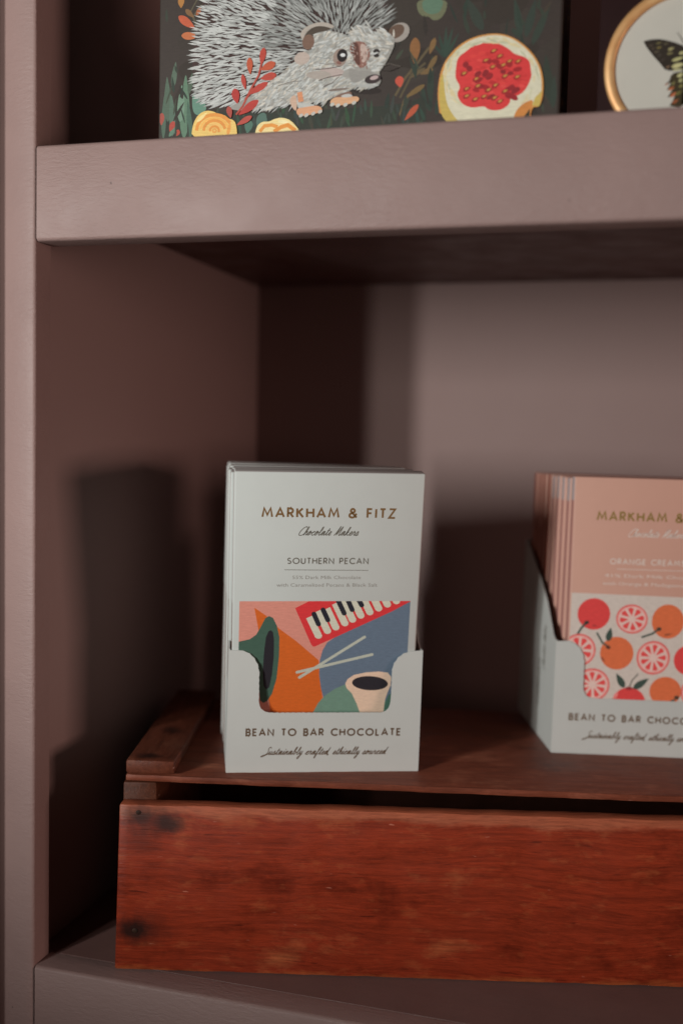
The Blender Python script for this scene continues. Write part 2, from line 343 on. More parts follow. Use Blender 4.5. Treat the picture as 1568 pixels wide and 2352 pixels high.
BOX_FOREGROUND = [
    ('P',(168,158,148),[(70.02,49.19),(72.51,51.99),(77.1,53.54),(82.16,53.55),(86.78,51.24),(84.98,50.11),(79.43,52.19),(75.3,51.34),(72.57,48.99),(71.72,45.62)]),
    ('P',(76,66,57),[(72.13,48.16),(75.3,51.34),(79.89,52.16),(85.43,50.42),(83.16,49.62),(77.2,49.04),(74.93,47.08),(73.36,44.63)]),
    ('E',(116,90,77),74.27,45.33,2.88,3.34,0),
    ('E',(176,160,150),71.41,38.32,3.73,2.79,0),
    ('E',(172,156,150),85.87,31.25,5.96,2.06,8),
    ('E',(150,146,140),97.27,30.23,6.79,2.49,-5),
    ('E',(160,150,142),79.45,30.42,6.01,1.85,5),
    ('E',(146,128,118),89.29,37.33,3.2,4.02,0),
    ('E',(36,29,29),90.37,38.18,2.46,2.83,0),
    ('E',(206,206,206),90.64,38.34,1.23,0.77,10),
    ('E',(128,92,84),88.89,35.1,1.28,0.73,20),
    ('P',(134,96,86),[(94.23,43.76),(97.84,43.98),(101.24,42.87),(103.35,39.32),(103.0,35.54),(101.5,32.68),(99.04,31.8),(96.73,34.09),(94.91,38.05),(93.65,39.64)]),
    ('P',(92,60,53),[(94.24,43.42),(97.4,43.59),(98.17,39.72),(98.48,36.3),(99.01,32.86),(96.72,34.31),(94.91,38.27)]),
    ('P',(180,158,148),[(98.54,43.08),(101.27,41.81),(102.49,37.91),(101.0,34.42),(99.52,34.31),(98.8,37.97)]),
    ('L',(172,172,168),103.2,41.09,102.22,40.67,0.34),
    ('L',(182,182,178),94.34,32.98,95.19,32.42,0.44),
    ('L',(182,182,178),102.02,41.39,101.17,40.19,0.33),
    ('L',(150,140,132),94.81,33.65,96.78,32.35,0.44),
    ('L',(160,156,150),94.7,37.66,96.12,37.14,0.46),
    ('L',(160,156,150),94.17,38.62,96.03,37.96,0.36),
    ('L',(150,140,132),102.52,35.6,101.67,34.41,0.33),
    ('L',(160,156,150),103.43,35.6,102.53,35.3,0.41),
    ('L',(150,140,132),94.29,44.29,96.2,43.34,0.47),
    ('L',(160,156,150),102.47,38.38,100.7,37.66,0.29),
    ('L',(150,140,132),102.47,36.36,100.97,36.18,0.41),
    ('L',(150,140,132),103.05,40.7,101.52,40.22,0.46),
    ('L',(172,172,168),103.39,33.01,101.89,32.33,0.49),
    ('L',(172,172,168),93.85,40.23,95.27,39.31,0.41),
    ('L',(182,182,178),94.54,41.43,96.31,40.11,0.43),
    ('L',(160,156,150),93.62,43.11,95.2,42.1,0.28),
    ('L',(160,156,150),93.71,35.64,94.8,35.05,0.44),
    ('L',(150,140,132),103.18,39.62,102.35,39.01,0.49),
    ('L',(182,182,178),102.88,34.7,101.17,33.86,0.37),
    ('L',(150,140,132),94.23,42.36,96.16,41.68,0.44),
    ('L',(160,156,150),102.43,38.92,101.34,38.23,0.28),
    ('L',(160,156,150),102.9,40.62,101.38,40.16,0.48),
    ('L',(182,182,178),94.73,34.97,96.37,33.68,0.39),
    ('L',(160,156,150),101.89,42.5,100.9,42.08,0.46),
    ('L',(160,156,150),102.31,42.47,100.44,42.28,0.46),
    ('L',(160,156,150),94.64,42.28,96.26,41.63,0.41),
    ('L',(160,156,150),103.45,36.14,102.46,35.74,0.48),
    ('L',(182,182,178),94.74,32.91,96.41,31.85,0.46),
    ('L',(150,140,132),94.67,43.18,96.07,42.26,0.39),
    ('L',(172,172,168),103.16,39.41,102.15,38.87,0.34),
    ('L',(182,182,178),94.96,40.02,96.24,39.12,0.3),
    ('L',(160,156,150),102.18,41.15,101.35,40.84,0.34),
    ('L',(150,140,132),103.4,35.44,101.52,34.36,0.45),
    ('L',(150,140,132),93.92,34.78,95.48,34.06,0.27),
    ('L',(150,140,132),102.1,35.44,101.06,34.93,0.4),
    ('L',(172,172,168),94.2,43.82,95.25,42.86,0.41),
    ('L',(160,156,150),94.22,37.22,95.99,36.69,0.28),
    ('L',(182,182,178),102.24,41.64,100.81,41.12,0.43),
    ('L',(182,182,178),102.5,32.63,100.56,32.48,0.3),
    ('L',(172,172,168),94.37,37.56,95.3,36.59,0.32),
    ('L',(172,172,168),94.4,42.54,95.86,41.82,0.48),
    ('L',(160,156,150),94.83,35.84,96.3,35.21,0.29),
    ('L',(150,140,132),102.29,38.11,100.61,37.45,0.44),
    ('L',(150,140,132),93.92,43.75,94.81,43.07,0.41),
    ('L',(150,140,132),102.23,32.78,100.65,31.83,0.45),
    ('L',(160,156,150),94.72,44.05,96.51,43.45,0.48),
    ('L',(120,80,70),101.7,33.09,102.1,30.99,0.41),
    ('L',(110,74,66),96.11,37.9,96.3,36.17,0.41),
    ('L',(120,80,70),99.79,37.35,99.52,35.29,0.51),
    ('L',(110,74,66),98.89,32.83,99.07,31.66,0.43),
    ('L',(120,80,70),99.41,37.04,99.14,35.2,0.42),
    ('L',(110,74,66),97.49,38.9,97.94,37.68,0.37),
    ('L',(168,140,130),101.5,38.24,101.24,36.71,0.45),
    ('L',(150,116,104),99.15,37.46,98.97,35.81,0.43),
    ('L',(110,74,66),99.85,36.81,99.57,35.64,0.53),
    ('L',(168,140,130),99.97,34.02,100.1,32.7,0.5),
    ('L',(150,116,104),96.2,41.86,96.51,40.45,0.5),
    ('L',(110,74,66),96.2,41.74,95.8,40.75,0.51),
    ('L',(150,116,104),99.44,43.4,99.22,42.13,0.53),
    ('L',(168,140,130),97.12,39.28,97.56,37.75,0.41),
    ('L',(150,116,104),95.94,39.92,95.56,38.92,0.54),
    ('L',(150,116,104),100.04,38.6,100.5,37.17,0.37),
    ('L',(110,74,66),95.77,36.19,95.44,34.77,0.33),
    ('L',(120,80,70),99.05,39.59,98.98,38.48,0.38),
    ('L',(110,74,66),95.8,41.39,95.47,40.26,0.39),
    ('L',(168,140,130),100.97,39.47,100.85,37.72,0.51),
    ('L',(120,80,70),101.06,38.95,101.36,37.53,0.37),
    ('L',(168,140,130),96.18,38.07,96.16,36.26,0.51),
    ('L',(168,140,130),99.4,37.09,99.24,35.72,0.28),
    ('L',(150,116,104),99.53,33.75,99.68,31.86,0.33),
    ('L',(168,140,130),101.15,37.6,101.13,35.65,0.3),
    ('L',(168,140,130),95.89,34.15,96.17,32.59,0.47),
    ('E',(46,39,37),106.14,38.77,1.52,1.07,10),
    ('E',(46,39,37),106.09,37.0,1.34,0.81,10),
    ('L',(190,190,188),104.29,37.56,107.4,38.38,0.81),
    ('P',(142,138,133),[(93.13,32.87),(97.25,31.29),(102.68,30.48),(107.19,29.31),(105.44,27.74),(100.5,27.66),(96.94,25.35),(94.18,26.82)]),
    ('E',(58,48,48),104.79,26.85,3.77,1.98,-5),
    ('E',(176,156,154),105.36,27.4,1.97,0.9,-10),
    ('P',(166,166,162),[(96.96,24.5),(100.56,25.02),(107.32,24.3),(108.0,23.75),(101.96,23.22)]),
    ('L',(120,106,98),83.76,23.25,94.72,23.58,1.2),
    ('R',(70,60,58),0.32,[(78.01,32.89),(83.54,32.92),(89.93,33.52)]),
    ('R',(80,68,64),0.32,[(79.51,28.05),(84.54,29.2),(90.47,29.86)]),
    ('R',(72,62,58),0.32,[(81.88,25.09),(85.98,26.53),(89.12,29.1)]),
    ('R',(92,84,78),0.31,[(108.9,32.14),(112.44,32.94),(117.35,31.45)]),
    ('R',(60,52,48),0.31,[(108.5,30.48),(112.52,29.98),(116.47,31.17)]),
    ('R',(130,132,130),0.32,[(77.42,38.73),(81.6,37.65),(85.27,37.29)]),
    ('R',(120,118,116),0.32,[(79.8,35.55),(83.5,34.85),(87.16,34.8)]),
    ('R',(110,104,100),0.33,[(60.39,26.98),(66.01,28.34),(71.62,28.38)]),
    ('P',(198,134,98),[(69.39,23.34),(71.71,23.7),(72.65,19.23),(70.04,18.96)]),
    ('P',(190,160,140),[(65.69,20.98),(68.93,22.94),(69.51,17.69),(69.1,14.68),(66.7,17.44)]),
    ('P',(176,176,171),[(69.71,18.98),(77.42,17.63),(77.91,16.3),(70.0,16.36)]),
    ('P',(206,152,118),[(69.53,16.39),(73.26,16.59),(78.36,17.13),(81.15,16.18),(81.75,14.12),(77.98,13.36),(73.34,12.77),(70.63,12.85),(69.11,14.24)]),
    ('E',(180,176,168),71.47,13.01,1.12,0.79,-25),
    ('E',(180,176,168),74.04,12.99,1.12,0.79,-25),
    ('E',(180,176,168),77.28,13.53,1.11,0.79,-25),
    ('E',(180,176,168),80.51,14.19,1.11,0.79,-25),
    ('P',(120,92,80),[(85.68,19.68),(90.21,21.53),(94.74,22.51),(95.71,20.1),(87.99,18.67)]),
    ('P',(204,158,122),[(85.23,19.07),(87.96,20.18),(91.17,19.76),(94.8,19.95),(98.44,19.71),(98.84,17.98),(96.69,17.05),(92.16,16.48),(88.51,16.28),(85.28,16.91)]),
    ('P',(178,176,172),[(89.78,20.49),(92.95,21.35),(95.24,20.77),(95.72,19.67),(91.17,19.67)]),
    ('E',(182,180,172),86.2,16.98,1.1,0.78,-20),
    ('E',(182,180,172),88.87,16.39,1.1,0.78,-20),
    ('E',(182,180,172),92.38,16.46,1.1,0.78,-20),
    ('E',(182,180,172),96.33,17.07,1.09,0.77,-20),
    ('R',(166,72,60),0.93,[(39.88,15.31),(43.08,18.94),(46.66,25.91),(50.69,32.39),(52.18,39.01)]),
    ('R',(166,70,58),1.11,[(44.19,21.84),(47.59,25.85),(51.23,28.14)]),
    ('L',(172,68,56),52.99,44.62,51.77,36.52,3.21),
    ('L',(178,84,58),58.83,37.26,51.11,34.67,3.87),
    ('L',(172,70,58),59.39,31.98,51.18,30.67,3.65),
    ('L',(172,66,56),55.34,28.91,45.77,23.85,3.21),
    ('L',(178,84,58),45.94,40.74,46.54,32.68,3.05),
    ('L',(170,66,56),42.6,33.38,44.35,26.07,2.32),
    ('L',(166,58,52),38.75,27.29,40.5,19.95,3.97),
    ('L',(172,62,55),50.9,21.19,40.59,14.84,3.92),
    ('L',(172,76,66),47.79,14.19,39.96,10.4,2.78),
    ('L',(160,74,64),35.84,19.39,37.34,13.75,2.91),
    ('P',(218,184,108),[(17.44,5.44),(18.11,11.88),(20.54,16.27),(24.31,18.19),(28.58,17.58),(31.44,15.61),(34.26,15.56),(36.26,13.6),(38.61,13.04),(40.05,10.95),(40.77,4.16)]),
    ('R',(214,142,70),1.62,[(20.16,9.18),(20.61,11.51),(21.97,13.53),(24.09,15.03),(26.75,15.86),(29.66,15.91),(32.51,15.2),(35.01,13.8),(36.88,11.86)]),
    ('R',(226,170,90),1.05,[(22.16,10.07),(23.06,12.03),(24.79,13.52),(27.12,14.35),(29.72,14.4),(32.24,13.68),(34.34,12.27),(35.74,10.38),(36.25,8.26)]),
    ('R',(212,140,70),1.43,[(23.73,8.97),(24.08,10.64),(25.12,12.03),(26.72,12.97),(28.64,13.31),(30.64,13.03),(32.44,12.15),(33.79,10.8),(34.52,9.16)]),
    ('R',(222,176,104),1.04,[(25.87,8.85),(26.13,10.08),(26.92,11.07),(28.08,11.66),(29.43,11.73),(30.74,11.28),(31.78,10.4),(32.39,9.22),(32.45,7.94)]),
    ('R',(210,138,68),1.04,[(26.96,8.45),(27.0,9.34),(27.49,10.1),(28.34,10.55),(29.36,10.62),(30.34,10.29),(31.08,9.62),(31.44,8.75),(31.33,7.87)]),
    ('R',(214,150,80),0.76,[(30.13,8.61),(29.87,8.08),(29.2,7.89),(28.53,8.15),(28.24,8.72),(28.51,9.25),(29.18,9.44),(29.85,9.17),(30.13,8.61)]),
    ('L',(228,205,140),20.1,13.06,25.74,17.45,1.72),
    ('L',(216,150,78),35.82,6.15,37.12,12.49,1.88),
    ('P',(224,202,144),[(49.13,4.13),(49.96,9.39),(52.69,11.48),(56.14,11.11),(58.41,12.16),(61.59,12.72),(65.24,11.92),(68.0,9.9),(71.24,5.86),(71.76,2.89)]),
    ('R',(214,142,70),1.57,[(51.62,6.97),(53.88,9.38),(57.54,9.59),(60.3,8.58)]),
    ('R',(214,140,66),1.83,[(58.51,6.58),(62.13,8.48),(65.3,9.14),(68.98,6.4)]),
    ('L',(232,216,168),60.25,11.12,66.63,10.32,1.64),
    ('P',(196,138,76),[(136.07,6.38),(134.05,16.97),(134.84,26.97),(137.73,33.52),(143.39,39.0),(150.15,41.84),(158.57,42.55),(165.65,40.6),(172.03,36.03),(177.41,29.68),(179.85,22.69),(180.13,15.06),(178.62,9.85),(175.28,10.49),(174.81,2.63)]),
    ('P',(204,198,174),[(137.62,6.29),(135.37,16.88),(135.78,26.53),(138.52,32.86),(143.87,38.37),(150.48,41.16),(158.59,41.9),(165.37,40.04),(171.45,35.64),(176.68,29.44),(179.05,22.75),(179.3,15.47),(178.08,10.61),(174.88,11.39),(174.07,2.68)]),
    ('P',(188,164,88),[(136.85,6.33),(134.67,16.92),(135.33,26.12),(136.69,27.21),(137.62,16.73),(139.96,10.62),(145.38,4.34)]),
    ('P',(190,166,90),[(176.63,14.2),(179.47,16.92),(178.6,10.28),(175.41,10.92)]),
    ('P',(194,126,66),[(167.66,7.45),(170.79,11.65),(176.05,13.8),(175.29,10.27),(174.81,2.63),(168.11,3.02)]),
    ('P',(64,58,44),[(171.02,5.05),(174.57,9.59),(174.81,2.63)]),
    ('P',(202,60,60),[(141.96,28.32),(142.57,33.45),(146.69,35.94),(148.91,37.75),(151.94,38.03),(154.92,39.12),(159.45,38.47),(164.78,35.43),(167.1,32.92),(171.59,31.56),(173.87,29.65),(174.37,25.98),(174.99,23.03),(172.45,17.39),(169.18,15.26),(166.07,14.88),(165.94,11.96),(161.9,9.57),(156.61,10.19),(155.04,12.06),(149.75,11.36),(145.1,13.28),(142.51,17.9),(144.49,20.73),(141.85,24.47)]),
    ('L',(206,66,62),148.52,22.77,151.89,21.95,0.94),
    ('L',(212,74,70),159.3,30.83,162.61,30.4,0.83),
    ('L',(190,54,54),160.39,31.92,163.68,31.93,1.16),
    ('L',(190,54,54),155.97,32.15,159.26,32.94,0.79),
    ('L',(206,66,62),163.42,29.34,166.71,28.76,0.92),
    ('L',(190,54,54),157.68,19.13,160.99,19.16,1.01),
    ('L',(190,54,54),170.35,23.28,173.6,23.57,0.95),
    ('L',(190,54,54),156.15,21.64,159.49,20.79,1.11),
    ('L',(190,54,54),168.25,26.43,171.56,25.24,0.79),
    ('L',(206,66,62),149.66,19.13,153.03,18.21,1.47),
    ('L',(178,48,50),156.53,21.85,159.87,21.19,1.59),
    ('L',(190,54,54),163.98,17.82,167.31,16.65,0.91),
    ('L',(212,74,70),149.76,26.56,153.1,26.49,1.14),
    ('L',(212,74,70),151.77,21.32,155.15,19.97,1.65),
    ('L',(190,54,54),145.29,31.75,148.66,31.32,1.55),
    ('L',(212,74,70),154.42,27.3,157.74,27.08,1.46),
    ('L',(190,54,54),154.2,20.61,157.53,20.31,1.34),
    ('L',(206,66,62),163.58,23.73,166.89,22.93,1.5),
    ('L',(212,74,70),161.58,19.84,164.88,19.8,1.3),
    ('L',(212,74,70),156.11,27.82,159.42,27.96,1.19),
    ('L',(190,54,54),159.78,23.36,163.12,21.91,0.97),
    ('L',(206,66,62),155.2,29.1,158.52,29.09,1.41),
    ('L',(190,54,54),161.67,22.41,165.0,21.31,0.93),
    ('L',(206,66,62),162.51,23.71,165.79,23.85,1.0),
    ('L',(190,54,54),143.69,27.57,147.08,26.59,1.67),
    ('L',(212,74,70),151.01,31.78,154.37,31.01,1.19),
    ('L',(190,54,54),153.19,21.13,156.55,20.13,1.2),
    ('L',(190,54,54),155.97,30.01,159.3,29.2,1.42),
    ('L',(212,74,70),165.39,28.61,168.68,28.11,1.06),
    ('L',(206,66,62),151.64,33.79,154.94,34.75,1.21),
    ('L',(206,66,62),166.76,22.76,170.04,22.47,0.82),
    ('L',(206,66,62),147.94,33.4,151.27,33.58,1.43),
    ('L',(190,54,54),150.23,27.83,153.57,27.59,1.04),
    ('L',(190,54,54),159.47,22.83,162.78,22.43,1.58),
    ('L',(178,48,50),156.87,22.35,160.2,21.53,1.22),
    ('L',(206,66,62),156.88,29.7,160.19,29.83,1.12),
    ('L',(212,74,70),157.15,15.78,160.45,16.18,1.28),
    ('L',(206,66,62),155.3,21.37,158.65,20.39,0.79),
    ('L',(212,74,70),169.26,19.52,172.55,18.89,1.57),
    ('L',(206,66,62),160.09,28.9,163.39,28.54,1.51),
    ('L',(190,54,54),152.38,28.56,155.72,27.9,1.38),
    ('L',(190,54,54),155.81,18.81,159.13,18.89,0.93),
    ('L',(212,74,70),157.44,28.58,160.77,27.98,0.86),
    ('L',(178,48,50),163.66,18.78,166.95,18.83,0.93),
    ('L',(190,54,54),152.32,23.72,155.65,23.73,0.79),
    ('L',(212,74,70),158.85,15.02,162.19,14.25,1.57),
    ('L',(206,66,62),167.99,18.38,171.28,17.79,1.31),
    ('L',(178,48,50),162.54,27.0,165.84,26.5,0.93),
    ('L',(190,54,54),154.55,34.39,157.9,33.21,1.65),
    ('L',(178,48,50),165.29,25.01,168.6,24.17,0.76),
    ('L',(178,48,50),153.78,24.54,157.12,23.97,1.2),
    ('L',(190,54,54),168.22,21.89,171.48,22.26,1.22),
    ('L',(206,66,62),151.65,34.89,154.99,34.2,1.42),
    ('L',(206,66,62),162.13,31.04,165.42,30.61,1.43),
    ('L',(212,74,70),148.79,22.1,152.15,21.39,1.27),
    ('L',(212,74,70),154.47,19.37,157.79,19.45,1.25),
    ('L',(206,66,62),155.96,17.58,159.28,17.4,1.31),
    ('L',(206,66,62),169.94,21.43,173.22,20.54,0.85),
    ('L',(206,66,62),160.74,22.04,164.07,21.04,1.58),
    ('L',(212,74,70),156.17,18.0,159.51,17.0,1.61),
    ('L',(206,190,150),172.99,31.22,174.52,28.8,0.67),
    ('L',(206,190,150),157.58,38.66,162.56,38.18,1.04),
    ('L',(180,178,150),137.85,31.44,140.83,35.17,0.63),
    ('L',(194,190,160),141.26,35.25,145.44,38.5,0.94),
    ('L',(206,190,150),166.04,37.66,170.65,35.03,1.13),
    ('L',(212,206,186),141.1,16.4,138.3,20.77,0.68),
    ('L',(206,190,150),139.07,30.11,140.72,34.64,0.93),
    ('L',(180,178,150),148.51,37.32,150.75,38.8,0.7),
    ('L',(180,178,150),176.33,26.49,178.35,20.99,0.64),
    ('L',(206,190,150),173.73,15.98,172.16,13.21,0.6),
    ('L',(180,178,150),148.29,38.05,153.15,39.33,1.17),
    ('L',(180,178,150),141.82,33.96,143.34,36.34,0.96),
    ('L',(180,178,150),156.66,39.07,159.85,38.12,0.68),
    ('L',(206,190,150),142.32,17.01,139.01,21.53,0.9),
    ('L',(206,190,150),176.04,23.59,175.68,20.3,0.79),
    ('L',(194,190,160),144.0,36.52,148.81,39.63,1.04),
    ('L',(206,190,150),155.76,38.94,160.89,37.83,0.87),
    ('L',(206,190,150),137.67,24.43,136.61,27.9,1.18),
    ('L',(180,178,150),137.68,27.99,139.65,33.39,1.12),
    ('L',(194,190,160),175.12,18.52,174.15,13.09,0.82),
    ('L',(180,178,150),176.44,27.75,177.1,23.76,0.84),
    ('L',(206,190,150),137.78,25.78,137.83,30.59,1.03),
    ('L',(180,178,150),154.1,40.49,158.92,39.94,1.06),
    ('L',(206,190,150),144.38,13.29,139.26,17.0,0.66),
    ('L',(212,206,186),172.01,33.31,173.17,29.99,1.15),
    ('L',(212,206,186),151.13,40.9,155.87,40.44,0.64),
    ('L',(206,190,150),142.64,15.91,140.68,18.65,0.89),
    ('L',(194,190,160),145.6,37.12,149.25,38.64,1.19),
    ('L',(206,190,150),152.34,39.38,157.64,38.26,0.77),
    ('L',(194,190,160),140.71,33.99,142.41,36.98,0.73),
    ('L',(212,206,186),168.18,34.57,171.44,31.85,0.66),
    ('L',(206,190,150),138.83,27.25,140.37,31.31,0.92),
    ('L',(206,190,150),138.67,18.27,137.82,22.4,0.86),
    ('L',(206,190,150),140.41,33.47,142.77,35.56,0.97),
    ('L',(180,178,150),139.75,19.65,138.32,24.1,0.8),
    ('L',(206,190,150),158.23,39.03,161.13,38.07,0.9),
    ('L',(206,190,150),155.99,40.25,160.84,40.24,0.82),
    ('L',(206,190,150),174.49,14.31,169.8,11.5,0.85),
    ('L',(194,190,160),160.09,38.88,165.69,36.92,0.65),
    ('L',(206,190,150),162.92,38.98,167.55,35.94,1.08),
    ('L',(206,190,150),137.39,27.04,137.56,32.17,1.12),
    ('L',(206,190,150),141.07,16.71,139.24,20.21,1.07),
    ('L',(180,178,150),169.4,34.25,173.34,30.65,0.74),
    ('L',(180,178,150),156.21,40.09,160.86,37.98,0.9),
    ('L',(206,190,150),160.25,38.85,165.44,38.09,1.11),
    ('L',(206,190,150),161.68,40.45,165.66,37.4,1.02),
    ('L',(180,178,150),160.34,38.62,165.46,37.65,1.01),
    ('L',(180,178,150),151.7,39.5,157.43,38.32,0.62),
    ('L',(194,190,160),137.88,22.01,136.58,25.78,0.99),
    ('L',(206,190,150),138.18,20.93,138.31,24.91,1.0),
    ('L',(206,190,150),174.16,30.58,175.74,26.84,0.98),
    ('L',(194,190,160),157.5,40.31,160.92,39.79,1.08),
    ('L',(194,190,160),145.4,12.94,140.65,17.11,1.16),
    ('E',(141,40,44),152.24,23.01,1.95,0.85,-27.447188036482295),
    ('E',(153,40,44),155.64,19.52,1.84,1.14,39.4495091554506),
    ('E',(132,40,44),157.59,15.67,1.9,0.86,-23.655803906072343),
    ('E',(132,40,44),162.6,25.89,1.3,0.91,17.32183070656533),
    ('E',(142,40,44),166.66,19.07,1.29,1.19,3.4727161272439417),
    ('E',(134,40,44),156.71,24.37,1.71,1.31,-32.72437466298478),
    ('E',(145,40,44),161.01,28.24,1.7,1.05,35.72754015446252),
    ('E',(140,40,44),165.7,25.05,1.29,0.93,-2.621894677193879),
    ('E',(149,40,44),156.43,30.77,1.38,1.16,14.068692005728977),
    ('E',(140,40,44),165.35,18.48,2.05,1.03,-16.52253653757817),
    ('E',(145,40,44),165.69,15.71,2.09,1.32,20.393762822270496),
    ('E',(134,40,44),154.9,25.46,1.45,1.2,-13.648158127239522),
    ('E',(151,40,44),168.74,26.49,1.95,1.01,-9.404952471093111),
    ('E',(132,40,44),168.25,17.73,2.0,1.17,-25.61035085131789),
    ('E',(135,40,44),155.21,26.09,1.25,1.35,-5.294816847538286),
    ('E',(154,40,44),159.26,30.45,1.72,1.06,11.779803160103086),
    ('E',(141,40,44),152.66,20.48,1.97,1.2,9.047602832246227),
    ('E',(134,40,44),151.74,25.68,1.63,1.15,-31.497771407840773),
    ('E',(153,40,44),151.13,18.89,1.57,0.82,17.074622010196443),
    ('E',(137,40,44),158.44,15.51,1.87,0.97,0.03324896898604379),
    ('E',(144,40,44),167.28,15.04,2.39,1.17,34.87275671792217),
    ('E',(149,40,44),156.55,25.0,1.45,0.81,-20.432051135370244),
    ('E',(138,40,44),146.3,30.06,1.33,1.3,-18.706575356105965),
    ('E',(151,40,44),165.27,28.82,1.36,1.29,3.474048105567391),
    ('E',(136,40,44),147.93,28.28,1.43,1.22,31.75696838945811),
    ('L',(146,44,42),149.46,22.91,153.06,24.28,1.98),
    ('L',(184,140,70),150.28,23.44,152.23,24.19,0.91),
    ('L',(146,44,42),156.5,27.56,160.06,28.92,1.96),
    ('L',(184,140,70),157.31,28.09,159.24,28.83,0.9),
    ('L',(146,44,42),160.99,27.97,164.54,29.32,1.95),
    ('L',(184,140,70),161.8,28.5,163.72,29.24,0.9),
    ('L',(146,44,42),161.9,23.29,165.44,24.66,1.95),
    ('L',(184,140,70),162.7,23.82,164.62,24.57,0.9),
    ('L',(146,44,42),157.89,19.68,161.45,21.05,1.96),
    ('L',(184,140,70),158.7,20.21,160.63,20.96,0.9),
    ('L',(146,44,42),145.38,19.04,149.0,20.43,1.99),
    ('L',(184,140,70),146.21,19.58,148.17,20.34,0.92),
    ('L',(146,44,42),150.31,19.9,153.91,21.28,1.98),
    ('L',(184,140,70),151.13,20.43,153.08,21.19,0.91),
    ('L',(146,44,42),154.93,17.89,158.5,19.27,1.97),
    ('L',(184,140,70),155.74,18.43,157.68,19.18,0.91),
    ('L',(146,44,42),162.11,16.9,165.66,18.28,1.95),
    ('L',(184,140,70),162.92,17.44,164.84,18.19,0.9),
    ('L',(146,44,42),157.68,14.4,161.25,15.78,1.96),
    ('L',(184,140,70),158.49,14.93,160.42,15.69,0.91),
    ('L',(146,44,42),149.35,14.34,152.95,15.74,1.98),
    ('L',(184,140,70),150.17,14.88,152.12,15.64,0.91),
    ('L',(146,44,42),159.37,31.9,162.91,33.24,1.95),
    ('L',(184,140,70),160.17,32.42,162.1,33.15,0.9),
    ('L',(146,44,42),153.39,30.51,156.96,31.86,1.97),
    ('L',(184,140,70),154.2,31.04,156.14,31.77,0.91),
    ('L',(146,44,42),163.57,29.39,167.1,30.74,1.95),
    ('L',(184,140,70),164.37,29.92,166.28,30.65,0.9),
    ('L',(146,44,42),159.99,12.78,163.55,14.17,1.96),
    ('L',(184,140,70),160.8,13.31,162.73,14.07,0.9),
    ('L',(146,44,42),167.15,22.56,170.67,23.92,1.94),
    ('L',(184,140,70),167.95,23.09,169.86,23.83,0.89),
    ('L',(146,44,42),145.48,15.93,149.1,17.32,1.99),
    ('L',(184,140,70),146.31,16.46,148.27,17.22,0.92),
    ('L',(146,44,42),153.12,15.28,156.7,16.67,1.97),
    ('L',(184,140,70),153.93,15.82,155.87,16.58,0.91),
    ('L',(146,44,42),156.66,34.3,160.22,35.63,1.96),
    ('L',(184,140,70),157.47,34.82,159.4,35.55,0.9),
    ('L',(146,44,42),167.3,29.12,170.82,30.46,1.94),
    ('L',(184,140,70),168.1,29.64,170.0,30.37,0.89),
    ('L',(146,44,42),144.03,25.65,147.65,27.02,1.99),
    ('L',(184,140,70),144.86,26.19,146.82,26.93,0.92),
]
BUTTERFLY_WING = [
    ('P',(42,35,29),[(-16.43,10.38),(-15.47,10.79),(-13.29,11.04),(-10.14,10.98),(-7.22,10.26),(-3.56,8.99),(-0.67,7.6),(0.38,6.49),(0.74,-1.85),(-0.25,-2.26),(-3.31,-2.41),(-5.73,-2.12),(-7.44,-1.5),(-9.74,1.37),(-12.28,4.27),(-14.85,7.67)]),
    ('P',(52,44,28),[(0.78,-2.83),(-1.85,-2.88),(-3.76,-3.12),(-4.92,-4.14),(-5.55,-6.31),(-7.42,-7.78),(-4.79,-7.1),(-6.36,-9.95),(-3.96,-9.61),(-5.99,-12.93),(-3.12,-12.38),(-3.76,-14.31),(-5.01,-16.32),(-1.24,-17.17),(1.35,-15.86)]),
    ('L',(156,152,106),-4.93,1.75,0.29,3.08,1.35),
    ('L',(166,160,116),-4.83,-0.71,0.64,0.36,1.93),
    ('L',(160,156,116),-4.53,-1.96,0.5,-1.83,0.87),
    ('L',(140,132,92),-6.57,6.29,-3.96,7.07,1.11),
    ('L',(104,96,66),-6.98,4.6,-4.11,5.12,1.06),
    ('L',(160,154,110),-2.17,4.48,0.44,5.02,1.2),
    ('L',(104,92,54),-11.2,7.38,-8.8,7.69,0.87),
    ('L',(94,86,56),-11.52,9.13,-8.88,9.66,0.73),
    ('L',(80,66,54),-13.14,7.29,-11.69,7.42,0.58),
    ('L',(86,76,62),-12.1,5.73,-9.69,6.04,0.54),
    ('L',(72,64,56),-10.57,3.89,-8.92,5.0,0.49),
    ('L',(90,82,62),-8.35,8.64,-6.21,9.2,0.58),
    ('L',(164,158,114),-2.49,-4.8,0.56,-3.3,1.54),
    ('L',(150,146,104),-1.92,-6.8,0.9,-5.53,1.35),
    ('L',(110,104,62),-1.59,-9.04,0.99,-7.74,1.2),
    ('L',(150,84,52),-5.64,-10.0,-3.28,-8.68,1.21),
    ('L',(158,88,58),-4.79,-12.76,-2.46,-10.94,1.31),
    ('L',(130,72,44),-3.95,-15.53,-1.38,-13.72,1.21),
    ('L',(104,98,60),-4.51,-8.1,-3.14,-6.48,0.97),
    ('L',(92,86,46),-2.89,-12.15,-0.09,-10.37,1.21),
    ('L',(150,92,70),-7.18,-7.8,-5.75,-7.28,0.53),
    ('L',(140,110,84),-6.99,-0.8,-5.33,-0.18,0.48),
    ('L',(78,66,54),-14.4,8.37,-12.24,8.94,0.49),
    ('L',(70,60,54),-9.28,1.83,-7.4,3.16,0.44),
]

# ---------------------------------------------------------------- helpers
def lin(c, k=1.0):
    r = []
    for v in c:
        v = v / 255.0
        v = v / 12.92 if v <= 0.04045 else ((v + 0.055) / 1.055) ** 2.4
        r.append(min(0.9, v * k))
    return tuple(r)

